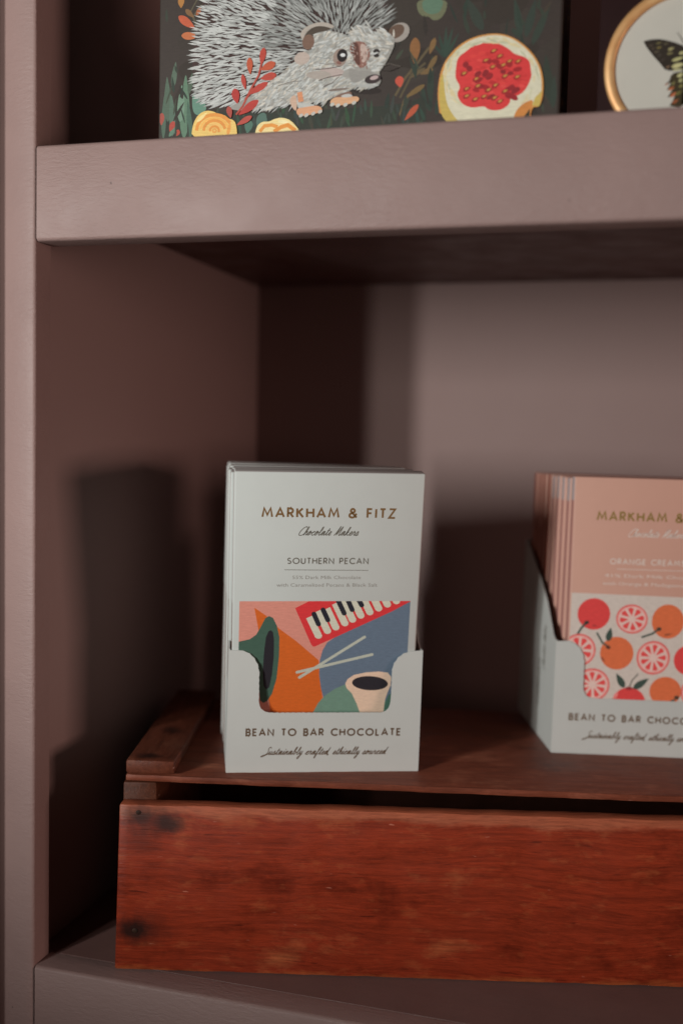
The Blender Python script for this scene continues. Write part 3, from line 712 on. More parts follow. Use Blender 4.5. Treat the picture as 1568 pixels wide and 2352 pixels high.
PRINT = 1.38      # print colours were noted from the dim photograph; this takes them back to paper reflectance

class Mesh:
    """Collects polygons in millimetres, each with a material slot and an ink colour."""
    def __init__(self):
        self.v, self.f, self.mi, self.c = [], [], [], []
    def face(self, pts, mi=0, col=(1, 1, 1)):
        n = len(self.v)
        self.v.extend(tuple(p) for p in pts)
        self.f.append(tuple(range(n, n + len(pts))))
        self.mi.append(mi)
        self.c.append(col)
    def build(self, name, mats, parent=None, smooth=False):
        me = bpy.data.meshes.new(name)
        me.from_pydata([(x * MM, y * MM, z * MM) for x, y, z in self.v], [], self.f)
        for m in (mats if isinstance(mats, (list, tuple)) else [mats]):
            me.materials.append(m)
        me.polygons.foreach_set('material_index', self.mi)
        att = me.attributes.new('ink', 'FLOAT_COLOR', 'FACE')
        att.data.foreach_set('color', [x for c in self.c for x in (c[0], c[1], c[2], 1.0)])
        me.update()
        return link(name, me, parent)

def link(name, me, parent=None):
    o = bpy.data.objects.new(name, me)
    COL.objects.link(o)
    if parent:
        o.parent = parent
    return o

def thing(name, label, cat, mat=None, group=None):
    o = bpy.data.objects.new(name, None)
    o.empty_display_size = 0.02
    COL.objects.link(o)
    if mat is not None:
        o.matrix_world = mat
    o['label'] = label
    o['category'] = cat
    if group:
        o['group'] = group
    return o

def frame(ox, oy, oz, X, N):
    """placement with x along X, z along N"""
    X, N = Vector(X).normalized(), Vector(N).normalized()
    Y = N.cross(X).normalized()
    X = Y.cross(N)
    return Matrix(((X.x, Y.x, N.x, ox * MM), (X.y, Y.y, N.y, oy * MM), (X.z, Y.z, N.z, oz * MM), (0, 0, 0, 1)))

def bm_box(bm, x0, x1, y0, y1, z0, z1, bevel=0.0, seg=2):
    vs = [bm.verts.new((x, y, z)) for x in (x0, x1) for y in (y0, y1) for z in (z0, z1)]
    idx = [(0, 1, 3, 2), (4, 6, 7, 5), (0, 4, 5, 1), (2, 3, 7, 6), (0, 2, 6, 4), (1, 5, 7, 3)]
    fs = [bm.faces.new([vs[i] for i in q]) for q in idx]
    if bevel:
        es = list({e for f in fs for e in f.edges})
        bmesh.ops.bevel(bm, geom=es, offset=bevel, segments=seg, profile=0.5, affect='EDGES', clamp_overlap=True)

def bm_obj(name, bm, mats, parent=None, smooth=True, angle=35):
    bmesh.ops.recalc_face_normals(bm, faces=bm.faces[:])
    for v in bm.verts:
        v.co *= MM
    me = bpy.data.meshes.new(name)
    bm.to_mesh(me)
    bm.free()
    for m in (mats if isinstance(mats, (list, tuple)) else [mats]):
        me.materials.append(m)
    if smooth:
        me.polygons.foreach_set('use_smooth', [True] * len(me.polygons))
        me.set_sharp_from_angle(angle=math.radians(angle))
    return link(name, me, parent)

def box_obj(name, dims, mat, parent=None, bevel=0.6, seg=2):
    bm = bmesh.new()
    bm_box(bm, *dims, bevel=bevel, seg=seg)
    return bm_obj(name, bm, mat, parent)

def prism(bm, outline, axis_pts):
    """extrude an outline (list of Vector) by the vector axis_pts"""
    a = [bm.verts.new(p) for p in outline]
    b = [bm.verts.new(Vector(p) + axis_pts) for p in outline]
    n = len(a)
    bm.faces.new(a)
    bm.faces.new(list(reversed(b)))
    for i in range(n):
        j = (i + 1) % n
        bm.faces.new((a[i], b[i], b[j], a[j]))

# ---- 2D print shapes -------------------------------------------------
def ellipse(cx, cy, rx, ry, turn=0, n=24):
    t = math.radians(-turn)
    return [(cx + rx * math.cos(a) * math.cos(t) - ry * math.sin(a) * math.sin(t),
             cy + rx * math.cos(a) * math.sin(t) + ry * math.sin(a) * math.cos(t)) for a in [2 * math.pi * i / n for i in range(n)]]

def leaf(x0, y0, x1, y1, w):
    dx, dy = x1 - x0, y1 - y0
    L = math.hypot(dx, dy) or 1e-6
    nx, ny = -dy / L, dx / L
    prof = [(0, 0.0), (.08, .5), (.22, .88), (.4, 1.0), (.6, .82), (.8, .45), (1, .0)]
    a = [(x0 + dx * t + nx * w * .5 * k, y0 + dy * t + ny * w * .5 * k) for t, k in prof]
    b = [(x0 + dx * t - nx * w * .5 * k, y0 + dy * t - ny * w * .5 * k) for t, k in prof[1:-1]]
    return a + b[::-1]

def ribbon(pts, w, taper=False):
    """quads of a mitred stroke along a polyline"""
    n = len(pts)
    L, R = [], []
    closed = n > 3 and math.hypot(pts[0][0] - pts[-1][0], pts[0][1] - pts[-1][1]) < 1e-6
    for i in range(n):
        p = pts[i]
        a = pts[i - 1] if i > 0 else (pts[-2] if closed else None)
        b = pts[i + 1] if i < n - 1 else (pts[1] if closed else None)
        def unit(u, v):
            d = (v[0] - u[0], v[1] - u[1])
            l = math.hypot(*d) or 1e-9
            return (d[0] / l, d[1] / l)
        d1 = unit(a, p) if a else None
        d2 = unit(p, b) if b else None
        if d1 and d2:
            m = (d1[0] + d2[0], d1[1] + d2[1])
            l = math.hypot(*m)
            if l < 0.3:
                m, s = d1, 1.0
            else:
                m = (m[0] / l, m[1] / l)
                s = min(1.9, 1.0 / max(0.3, m[0] * d1[0] + m[1] * d1[1]))
        else:
            m, s = (d1 or d2), 1.0
        h = w * .5 * s
        if taper:
            h *= (0.35, 1.0)[0 < i < n - 1]
        L.append((p[0] - m[1] * h, p[1] + m[0] * h))
        R.append((p[0] + m[1] * h, p[1] - m[0] * h))
    return [(L[i], R[i], R[i + 1], L[i + 1]) for i in range(n - 1)]

def clip(poly, x0, x1, y0, y1):
    for axis, val, keep in ((0, x0, 1), (0, x1, -1), (1, y0, 1), (1, y1, -1)):
        out = []
        for i in range(len(poly)):
            p, q = poly[i], poly[(i + 1) % len(poly)]
            ip, iq = (p[axis] - val) * keep >= 0, (q[axis] - val) * keep >= 0
            if ip:
                out.append(p)
            if ip != iq:
                t = (val - p[axis]) / (q[axis] - p[axis])
                out.append((p[0] + (q[0] - p[0]) * t, p[1] + (q[1] - p[1]) * t))
        poly = out
        if len(poly) < 3:
            return []
    return poly

class Sheet(Mesh):
    """A printed sheet: every shape is a face of ink lying a hair above whatever ink it overlaps."""
    def __init__(self, to3d, step=0.0012, start=0.02, rect=None, k=PRINT):
        super().__init__()
        self.to3d, self.step, self.start, self.rect, self.k = to3d, step, start, rect, k
        self.cells = {}
        self.soft = False
        self.top = start
    def lay(self, polys, col, mi=0):
        if self.rect:
            polys = [clip(list(p), *self.rect) for p in polys]
        polys = [p for p in polys if len(p) >= 3]
        if not polys:
            return
        cells = set()
        for p in polys:
            xs, ys = [q[0] for q in p], [q[1] for q in p]
            for i in range(int(math.floor(min(xs) / 2.5)), int(math.floor(max(xs) / 2.5)) + 1):
                for j in range(int(math.floor(min(ys) / 2.5)), int(math.floor(max(ys) / 2.5)) + 1):
                    cells.add((i, j))
        h = max(self.cells.get(c, self.start) for c in cells) + self.step
        for c in cells:
            self.cells[c] = h
        self.top = max(self.top, h)
        for p in polys:
            self.face([self.to3d(x, y, h) for x, y in p], mi, lin(col, self.k))
    def poly(self, pts, col, mi=0):
        pts = list(pts)
        if self.soft and 4 < len(pts) < 60:
            for _ in range(2):      # round the corners, as a brush would
                pts = [q for i in range(len(pts)) for q in (
                    (pts[i][0] * .75 + pts[(i + 1) % len(pts)][0] * .25, pts[i][1] * .75 + pts[(i + 1) % len(pts)][1] * .25),
                    (pts[i][0] * .25 + pts[(i + 1) % len(pts)][0] * .75, pts[i][1] * .25 + pts[(i + 1) % len(pts)][1] * .75))]
        self.lay([pts], col, mi)
    def quads(self, quads, col, mi=0):
        self.lay(quads, col, mi)
    def draw(self, ops):
        for o in ops:
            kind, col = o[0], o[1]
            if kind == 'P':
                self.poly(o[2], col)
            elif kind == 'E':
                self.poly(ellipse(*o[2:7]), col)
            elif kind == 'L':
                self.poly(leaf(*o[2:7]), col)
            else:
                self.quads(ribbon(o[3], o[2]), col)

def inside(p, poly):
    r = False
    j = len(poly) - 1
    for i in range(len(poly)):
        if (poly[i][1] > p[1]) != (poly[j][1] > p[1]) and p[0] < (poly[j][0] - poly[i][0]) * (p[1] - poly[i][1]) / (poly[j][1] - poly[i][1]) + poly[i][0]:
            r = not r
        j = i
    return r

# ---- lettering -------------------------------------------------------
def arc(cx, cy, rx, ry, a0, a1, n=10):
    return [(cx + rx * math.cos(math.radians(a0 + (a1 - a0) * i / n)), cy + ry * math.sin(math.radians(a0 + (a1 - a0) * i / n))) for i in range(n + 1)]

CAPS = {   # single-stroke geometric capitals, unit height: (width, strokes)
    'A': (.80, [[(0, 0), (.4, 1), (.8, 0)], [(.14, .32), (.66, .32)]]),
    'B': (.52, [[(.28, .52), (0, .52), (0, 1), (.26, 1)] + arc(.26, .76, .22, .24, 90, -90, 8), [(0, .52), (0, 0), (.28, 0)] + arc(.28, .26, .24, .26, -90, 90, 8)]),
    'C': (.80, [arc(.5, .5, .5, .5, 45, 315, 18)]),
    'E': (.46, [[(.46, 1), (0, 1), (0, 0), (.46, 0)], [(0, .52), (.42, .52)]]),
    'F': (.45, [[(.45, 1), (0, 1), (0, 0)], [(0, .52), (.4, .52)]]),
    'G': (.92, [arc(.5, .5, .5, .5, 48, 350, 18) + [(.55, .45)]]),
    'H': (.66, [[(0, 0), (0, 1)], [(.66, 0), (.66, 1)], [(0, .52), (.66, .52)]]),
    'I': (.06, [[(.03, 0), (.03, 1)]]),
    'K': (.6, [[(0, 0), (0, 1)], [(.55, 1), (.03, .48)], [(.16, .6), (.6, 0)]]),
    'L': (.42, [[(0, 1), (0, 0), (.42, 0)]]),
    'M': (.98, [[(0, 0), (.16, 1), (.49, .22), (.82, 1), (.98, 0)]]),
    'N': (.72, [[(0, 0), (0, 1), (.72, 0), (.72, 1)]]),
    'O': (1.0, [arc(.5, .5, .5, .5, 0, 360, 28)]),
    'P': (.5, [[(0, 0), (0, 1), (.25, 1)] + arc(.25, .72, .25, .28, 90, -90, 8) + [(0, .44)]]),
    'R': (.54, [[(0, 0), (0, 1), (.25, 1)] + arc(.25, .73, .25, .27, 90, -90, 8) + [(0, .46)], [(.22, .46), (.54, 0)]]),
    'S': (.52, [arc(.26, .75, .24, .25, 40, 250, 10) + arc(.26, .25, .26, .25, 85, -150, 10)]),
    'T': (.54, [[(0, 1), (.54, 1)], [(.27, 1), (.27, 0)]]),
    'U': (.62, [[(0, 1), (0, .31)] + arc(.31, .31, .31, .31, 180, 360, 10) + [(.62, 1)]]),
    'Z': (.62, [[(.03, 1), (.6, 1), (0, 0), (.62, 0)]]),
    '&': (.74, [[(.74, 0), (.2, .66)] + arc(.33, .78, .2, .22, 190, -40, 10) + [(.16, .46)] + arc(.28, .25, .28, .25, 130, 330, 10) + [(.72, .46)]]),
}
SCRIPT = {  # joined handwriting, x-height 1: (advance, spline, extra strokes)
    'a': (1.0, [(0, .1), (.65, .95), (.3, 1.0), (.1, .45), (.3, .02), (.62, .5), (.68, .95), (.68, .3), (.8, .02), (1.0, .2)]),
    'b': (.95, [(0, .1), (.35, 1.2), (.4, 2.1), (.2, 2.0), (.2, .5), (.4, .02), (.65, .4), (.55, .85), (.75, .7), (.95, .6)]),
    'c': (.75, [(0, .1), (.5, .85), (.45, 1), (.15, .7), (.15, .2), (.4, .0), (.75, .2)]),
    'd': (1.0, [(0, .1), (.6, .95), (.3, 1.0), (.1, .45), (.3, .02), (.6, .5), (.75, 2.1), (.68, .4), (.8, .02), (1, .2)]),
    'e': (.7, [(0, .1), (.45, .55), (.5, .9), (.3, 1), (.12, .5), (.3, .02), (.7, .2)]),
    'f': (.7, [(0, .1), (.4, 1.2), (.45, 2.1), (.25, 2.0), (.2, .5), (.1, -.9), (.3, -.9), (.3, .05), (.7, .2)]),
    'h': (.85, [(0, .1), (.35, 1.3), (.35, 2.1), (.2, 1.9), (.15, 0), (.2, .5), (.5, 1), (.6, .7), (.6, .1), (.85, .15)]),
    'i': (.55, [(0, .1), (.25, 1), (.22, .2), (.35, .02), (.55, .2)], [(.3, 1.45), (.36, 1.6)]),
    'k': (.85, [(0, .1), (.35, 1.3), (.35, 2.1), (.2, 1.9), (.15, 0), (.2, .5), (.55, .95), (.3, .55), (.6, .05), (.85, .15)]),
    'l': (.6, [(0, .1), (.35, 1.3), (.35, 2.1), (.2, 1.9), (.2, .3), (.35, .02), (.6, .2)]),
    'n': (.9, [(0, .1), (.2, 1), (.2, 0), (.3, .6), (.55, 1), (.6, .5), (.65, .05), (.9, .2)]),
    'o': (.85, [(0, .1), (.5, .95), (.25, 1), (.1, .4), (.3, .0), (.6, .4), (.5, .95), (.6, .75), (.85, .65)]),
    'r': (.8, [(0, .1), (.2, 1.05), (.35, .85), (.5, .85), (.5, .2), (.65, .02), (.8, .2)]),
    's': (.7, [(0, .1), (.3, 1.05), (.5, .4), (.3, .0), (.1, .1), (.4, .02), (.7, .2)]),
    't': (.65, [(0, .1), (.3, 1.0), (.35, 1.8), (.25, .3), (.4, .02), (.65, .2)], [(.05, 1.2), (.65, 1.28)]),
    'u': (1.0, [(0, .1), (.2, 1), (.18, .2), (.35, .02), (.6, .5), (.65, 1), (.65, .2), (.8, .02), (1, .2)]),
    'y': (.9, [(0, .1), (.2, 1), (.2, .3), (.4, .1), (.6, .5), (.65, 1), (.55, -.9), (.3, -1.2), (.25, -.8), (.6, -.1), (.9, .2)]),
    'C': (1.15, [(1.1, 1.9), (.9, 2.2), (.4, 1.8), (.1, .9), (.2, .1), (.6, -.05), (1.15, .2)]),
    'M': (1.45, [(0, .0), (.2, .3), (.45, 2.0), (.5, 2.1), (.5, .1), (.9, 1.8), (1.05, 2.1), (1.1, .2), (1.25, .0), (1.45, .2)]),
    'S': (1.0, [(1.0, 1.8), (.7, 2.2), (.4, 1.8), (.6, 1.2), (.75, .6), (.4, .0), (-.1, -.2), (-.4, -.6), (.1, -.5), (.7, .05), (1.0, .2)]),
    ',': (.35, [(.1, .1), (.12, -.05), (.0, -.35)]),
}

def spline(pts, n=5):
    out = []
    P = [pts[0]] + list(pts) + [pts[-1]]
    for i in range(1, len(P) - 2):
        p0, p1, p2, p3 = P[i - 1:i + 3]
        for k in range(n):
            t = k / n
            out.append(tuple(.5 * (2 * p1[j] + (p2[j] - p0[j]) * t + (2 * p0[j] - 5 * p1[j] + 4 * p2[j] - p3[j]) * t * t + (3 * p1[j] - p0[j] - 3 * p2[j] + p3[j]) * t ** 3) for j in (0, 1)))
    out.append(tuple(pts[-1]))
    return out

def capitals(sheet, text, x0, x1, y, h, weight, col, mi=0, word=.36, wide=1.1):
    nat = sum(word if ch == ' ' else CAPS[ch][0] * wide for ch in text) * h
    gap = ((x1 - x0) - nat) / (len(text) - 1)
    x = x0
    for ch in text:
        if ch == ' ':
            x += word * h + gap
            continue
        w, strokes = CAPS[ch]
        for s in strokes:
            sheet.quads(ribbon([(x + px * h * wide, y + py * h) for px, py in s], weight), col, mi)
        x += w * h * wide + gap

def script(sheet, text, x0, x1, y, xh, weight, col, mi=0, slant=.55):
    nat = sum(.75 if ch == ' ' else SCRIPT[ch][0] for ch in text)
    sx = (x1 - x0) / nat
    x = 0.0
    run = []
    def flush():
        if len(run) > 1:
            pts = spline(run, 4)
            sheet.quads(ribbon([(x0 + px * sx + py * xh * slant, y + py * xh) for px, py in pts], weight), col, mi)
        run.clear()
    for ch in text:
        if ch == ' ':
            flush()
            x += .75
            continue
        g = SCRIPT[ch]
        if ch in ',CMS':
            flush()
        run.extend((x + px, py) for px, py in (g[1] if not run else g[1][1:]))
        if ch == ',':
            flush()
        if len(g) > 2:
            sheet.quads(ribbon([(x0 + (x + px) * sx + py * xh * slant, y + py * xh) for px, py in g[2]], weight), col, mi)
        x += g[0]
    flush()

def small_print(sheet, text, x0, x1, y, cap, col, mi=0):
    cu = bpy.data.curves.new('small_print', 'FONT')
    cu.body = text
    cu.resolution_u = 2
    o = bpy.data.objects.new('small_print', cu)
    COL.objects.link(o)
    bpy.context.view_layer.update()
    me = bpy.data.meshes.new_from_object(o)
    xs = [v.co.x for v in me.vertices]
    a, b = min(xs), max(xs)
    sx, sy = (x1 - x0) / (b - a), cap / 0.7
    sheet.lay([[(x0 + (me.vertices[i].co.x - a) * sx, y + me.vertices[i].co.y * sy) for i in p.vertices] for p in me.polygons], col, mi)
    bpy.data.objects.remove(o)
    bpy.data.meshes.remove(me)
    bpy.data.curves.remove(cu)

# ---------------------------------------------------------------- materials
def new_mat(name, rough=.5, spec=.5, metal=0.0, col=None):
    m = bpy.data.materials.new(name)
    m.use_nodes = True
    nt = m.node_tree
    b = nt.nodes['Principled BSDF']
    b.inputs['Roughness'].default_value = rough
    b.inputs['Specular IOR Level'].default_value = spec
    b.inputs['Metallic'].default_value = metal
    if col:
        b.inputs['Base Color'].default_value = (*col, 1)
    return m, nt, b

def N(nt, kind, **inputs):
    n = nt.nodes.new(kind)
    for k, v in inputs.items():
        if k in n.inputs:
            n.inputs[k].default_value = v
        else:
            setattr(n, k, v)
    return n

def coords(nt, scale=(1, 1, 1), rot=(0, 0, 0), loc=(0, 0, 0)):
    t = nt.nodes.new('ShaderNodeTexCoord')
    m = N(nt, 'ShaderNodeMapping', Scale=scale, Rotation=rot, Location=loc)
    nt.links.new(t.outputs['Object'], m.inputs['Vector'])
    return m.outputs['Vector']

def noise_tex(nt, vec, scale, detail=3, rough=.5, dist=0.0):
    n = N(nt, 'ShaderNodeTexNoise', Scale=scale, Detail=detail, Roughness=rough, Distortion=dist)
    nt.links.new(vec, n.inputs['Vector'])
    return n.outputs['Fac']

def ramp(nt, fac, stops):
    r = nt.nodes.new('ShaderNodeValToRGB')
    els = r.color_ramp.elements
    while len(els) < len(stops):
        els.new(.5)
    for e, (p, c) in zip(els, stops):
        e.position = p
        e.color = (*c, 1) if isinstance(c, tuple) else (c, c, c, 1)
    nt.links.new(fac, r.inputs['Fac'])
    return r.outputs['Color']

def mix(nt, a, b, fac, mode='MIX'):
    n = nt.nodes.new('ShaderNodeMix')
    n.data_type = 'RGBA'
    n.blend_type = mode
    for sock, val in ((n.inputs[6], a), (n.inputs[7], b), (n.inputs[0], fac)):
        if isinstance(val, bpy.types.NodeSocket):
            nt.links.new(val, sock)
        elif isinstance(val, tuple):
            sock.default_value = (*val, 1)
        else:
            sock.default_value = val
    return n.outputs[2]

def bump(nt, bsdf, height, strength, dist):
    n = N(nt, 'ShaderNodeBump', Strength=strength, Distance=dist)
    nt.links.new(height, n.inputs['Height'])
    nt.links.new(n.outputs['Normal'], bsdf.inputs['Normal'])
    return n

def paint(name, col, stretch=(1, 1, 1), relief=.4, rough=.44, blotch=1.0):
    """dusty mauve brushed eggshell paint over wood: soft ripples along the board, faint blotches, a few specks"""
    m, nt, b = new_mat(name, rough, .3)
    big = noise_tex(nt, coords(nt), 16, 4, .6)
    blot = ramp(nt, big, [(.3, tuple(c * (1 - .06 * blotch) for c in col)), (.7, tuple(min(1, c * (1 + .05 * blotch)) for c in col))])
    speck = ramp(nt, noise_tex(nt, coords(nt), 190, 0, .5), [(.105, .0), (.125, 1.0)])
    nt.links.new(mix(nt, tuple(c * (1 - .5 * min(1, blotch ** 2)) for c in col), blot, speck), b.inputs['Base Color'])
    ripple = noise_tex(nt, coords(nt, stretch), 620, 3, .6, .5)
    fine = noise_tex(nt, coords(nt), 1900, 2, .6)
    patch = ramp(nt, noise_tex(nt, coords(nt, (.6, 1, 1)), 26, 3, .6), [(.35, .15), (.68, 1.0)])
    h = mix(nt, mix(nt, ripple, fine, .2), patch, 1.0, 'MULTIPLY')
    bump(nt, b, h, relief, .0007)
    rr = ramp(nt, noise_tex(nt, coords(nt), 40, 3), [(.3, rough - .05 * blotch), (.7, rough + .06 * blotch)])
    nt.links.new(rr, b.inputs['Roughness'])
    return m

MAUVE = (.281, .185, .169)
paint_along = paint('mauve_paint_along_board', MAUVE, (.33, 1, 1), .85, .54)
paint_up = paint('mauve_paint_on_stile', MAUVE, (.35, 1, 1), .85, .52)
paint_flat = paint('mauve_paint_on_panels', MAUVE, (1, 1, 1), .012, .6, .2)

paint_shaded = paint('shade_darkened_mauve_paint', tuple(c * k for c, k in zip(MAUVE, (.62, .50, .48))), (.5, 1, 1), .25, .5, 2.0)  # darker, redder mauve: shade painted into the shelf boards' colour

def wood(name, dark, mid, light, spots=(), rough=.45, along='x', worn=None):
    """stained softwood: fine fibres bending with the growth rings, blotchy stain, ticks and scuffs; worn = (z low, z high) arrises"""
    m, nt, b = new_mat(name, rough, .18 if along == 'y' else .28)
    sw = (lambda s: s) if along == 'x' else (lambda s: (s[1], s[0], s[2]))
    warp = noise_tex(nt, coords(nt, sw((7, 16, 16))), 1.0, 2, .5)
    vv = nt.nodes.new('ShaderNodeVectorMath')
    vv.operation = 'MULTIPLY_ADD'
    nt.links.new(warp, vv.inputs[0])
    vv.inputs[1].default_value = (0, .014, .022)
    nt.links.new(coords(nt), vv.inputs[2])
    def streak(sc):
        mp = N(nt, 'ShaderNodeMapping', Scale=sw(sc))
        nt.links.new(vv.outputs[0], mp.inputs['Vector'])
        return mp.outputs['Vector']
    rings = noise_tex(nt, streak((5, 330, 330)), 1.0, 3, .6)
    fibre = noise_tex(nt, streak((75, 950, 950)), 1.0, 3, .7)
    hair = noise_tex(nt, streak((160, 2600, 2600)), 1.0, 2, .7)
    stain = noise_tex(nt, coords(nt, sw((20, 34, 34))), 1.0, 5, .65)
    patchy = noise_tex(nt, coords(nt, sw((55, 140, 140)), (0, 0, 0), (.3, .1, .7)), 1.0, 4, .65)
    c = ramp(nt, stain, [(.28, dark), (.46, mid), (.58, mid), (.74, light)])
    c = mix(nt, c, ramp(nt, rings, [(.34, .72), (.56, 1.05)]), .75, 'MULTIPLY')
    c = mix(nt, c, ramp(nt, fibre, [(.32, .66), (.62, 1.12)]), .75, 'MULTIPLY')
    c = mix(nt, c, ramp(nt, hair, [(.3, .8), (.65, 1.1)]), .7, 'MULTIPLY')
    c = mix(nt, c, light, ramp(nt, patchy, [(.56, .0), (.74, .5)]))
    tick = ramp(nt, noise_tex(nt, streak((60, 520, 520)), 1.0, 2, .5), [(.22, .35), (.31, 1.0)])
    c = mix(nt, tuple(x * .3 for x in dark), c, tick)
    sc = ramp(nt, noise_tex(nt, coords(nt, sw((130, 620, 620)), (0, 0, 0), (.1, .3, .15)), 1.0, 2, .5), [(.745, .0), (.80, .55)])
    c = mix(nt, c, tuple(min(1, x * 1.2 + .12) for x in light), sc)
    if worn:
        sep = nt.nodes.new('ShaderNodeSeparateXYZ')
        nt.links.new(coords(nt), sep.inputs[0])
        wob = nt.nodes.new('ShaderNodeMath')
        wob.operation = 'MULTIPLY_ADD'
        nt.links.new(noise_tex(nt, coords(nt, (26, 1, 60)), 1.0, 4, .65), wob.inputs[0])
        wob.inputs[1].default_value = .016
        nt.links.new(sep.outputs['Z'], wob.inputs[2])
        for z_a, z_b, tone in worn:
            mr = nt.nodes.new('ShaderNodeMapRange')
            nt.links.new(wob.outputs[0], mr.inputs['Value'])
            mr.inputs['From Min'].default_value = z_a * MM + .008
            mr.inputs['From Max'].default_value = z_b * MM + .008
            mr.inputs['To Max'].default_value = .7
            rub = mix(nt, tone, ramp(nt, fibre, [(.3, .55), (.65, 1.15)]), .8, 'MULTIPLY')
            c = mix(nt, c, rub, mr.outputs[0])
    g1, g2, g3 = rings, fibre, stain
    for (x, y, z, rx, ry, rz, amt) in spots:
        vm = nt.nodes.new('ShaderNodeMapping')
        nt.links.new(coords(nt), vm.inputs['Vector'])
        vm.inputs['Location'].default_value = (-x / rx, -y / ry, -z / rz)
        vm.inputs['Scale'].default_value = (1000 / rx, 1000 / ry, 1000 / rz)
        ln = nt.nodes.new('ShaderNodeVectorMath')
        ln.operation = 'LENGTH'
        nt.links.new(vm.outputs['Vector'], ln.inputs[0])
        ad = nt.nodes.new('ShaderNodeMath')
        ad.operation = 'MULTIPLY_ADD'
        nt.links.new(noise_tex(nt, coords(nt), 160, 3, .6), ad.inputs[0])
        ad.inputs[1].default_value = 1.1
        nt.links.new(ln.outputs['Value'], ad.inputs[2])
        hf = nt.nodes.new('ShaderNodeMath')
        hf.operation = 'MULTIPLY'
        nt.links.new(ad.outputs[0], hf.inputs[0])
        hf.inputs[1].default_value = .5
        f = ramp(nt, hf.outputs[0], [(.5, amt), (.92, 0.0)])
        c = mix(nt, c, (.022, .008, .006), f)
    nt.links.new(c, b.inputs['Base Color'])
    bump(nt, b, mix(nt, g1, g2, .65), .5, .0005)
    nt.links.new(ramp(nt, g3, [(.3, rough - .08), (.7, rough + .16)]), b.inputs['Roughness'])
    return m

W_D, W_M, W_L = (.10, .011, .005), (.285, .034, .011), (.43, .105, .036)
wood_front = wood('red_stained_front_board', W_D, W_M, W_L,
                  spots=((11, 0, 78, 6.5, 30, 4.6, .75), (26, 0, 74, 7, 30, 4.6, .8), (18, 0, 75.5, 16, 30, 7, .62), (13, 0, 66, 9, 30, 5.5, .4), (9.5, 0, 20, 8, 30, 6, .92), (14, 0, 21, 14, 30, 8, .5)),
                  worn=((76, 79, (.44, .13, .065)), (2.6, -1.5, (.50, .14, .04))))
wood_top = wood('brown_stained_top_board', (.085, .021, .011), (.20, .052, .027), (.34, .115, .065))
wood_batten = wood('worn_brown_batten', (.05, .013, .007), (.13, .036, .019), (.23, .08, .045), along='y',
                   spots=((13, 16, 100, 5, 5, 20, .9), (16, 62, 100, 6, 7, 20, .8)))
wood_end = wood('grey_brown_end_grain', (.035, .010, .005), (.09, .028, .014), (.16, .06, .032), along='y', spots=((12, 0, 99, 3, 6, 20, .85),))
wood_inner = wood('shade_darkened_inner_boards', (.03, .009, .005), (.06, .018, .010), (.10, .03, .018))  # inner boards coloured darker so the crate's gap looks deep in shade

def card(name, col, rough=.5, dirt=.04):
    m, nt, b = new_mat(name, rough, .4)
    n = noise_tex(nt, coords(nt), 45, 4, .6)
    nt.links.new(ramp(nt, n, [(.3, tuple(c * (1 - dirt) for c in col)), (.7, col)]), b.inputs['Base Color'])
    bump(nt, b, noise_tex(nt, coords(nt), 900, 3, .6), .12, .0002)
    return m

white_card = card('white_uncoated_card', (.54, .555, .53), .6)
white_wrap = card('white_wrapper_paper', (.545, .57, .545), .62)
white_edge = card('pale_wrapper_sides', (.50, .445, .425), .5)
brown_side = card('printed_wrapper_side', (.27, .14, .115), .5, .3)
peach_wrap = card('peach_wrapper_paper', (.63, .355, .275), .6)
rose_side = card('rose_wrapper_side', (.50, .235, .20), .55)
red_side = card('red_wrapper_side', (.38, .085, .05), .5)
lilac_tab = card('lilac_wrapper_tab', (.50, .41, .41), .5)

def ink_mat(name, rough, spec=.4):
    m, nt, b = new_mat(name, rough, spec)
    a = nt.nodes.new('ShaderNodeAttribute')
    a.attribute_name = 'ink'
    n = noise_tex(nt, coords(nt, (300, 300, 1500)), 1.0, 3, .6)
    nt.links.new(mix(nt, a.outputs['Color'], ramp(nt, n, [(.3, .90), (.7, 1.08)]), 1.0, 'MULTIPLY'), b.inputs['Base Color'])
    return m

ink = ink_mat('flat_printed_ink', .5)
box_ink = ink_mat('satin_printed_ink', .55, .2)
gold_foil, _, _ = new_mat('gold_foil', .38, .5, .45, (.34, .19, .08))
bright_foil, _, _ = new_mat('bright_gold_foil', .36, .5, .6, (.60, .40, .13))
gold_metal, _nt, _b = new_mat('brushed_gold_hoop', .5, .5, .35, (.78, .46, .19))
_nt.links.new(ramp(_nt, noise_tex(_nt, coords(_nt), 120, 3), [(.3, (.62, .31, .12)), (.7, (.74, .44, .20))]), _b.inputs['Base Color'])
maroon_card = card('dark_maroon_card', (.022, .008, .008), .75, .2)
maroon_card.node_tree.nodes['Principled BSDF'].inputs['Specular IOR Level'].default_value = .12
linen_disc = card('cream_backing_paper', (.53, .50, .44), .6, .06)
dark_card = card('dark_box_card', (.05, .04, .034), .5, .2)

# ---------------------------------------------------------------- bookcase
RX = 1400.0           # inner right side of the bookcase
Z_TOP, Z_BOT = 395.1, 351.1
case = thing('bookcase', 'tall dusty mauve painted bookcase with open shelves and thick front rails', 'bookcase')

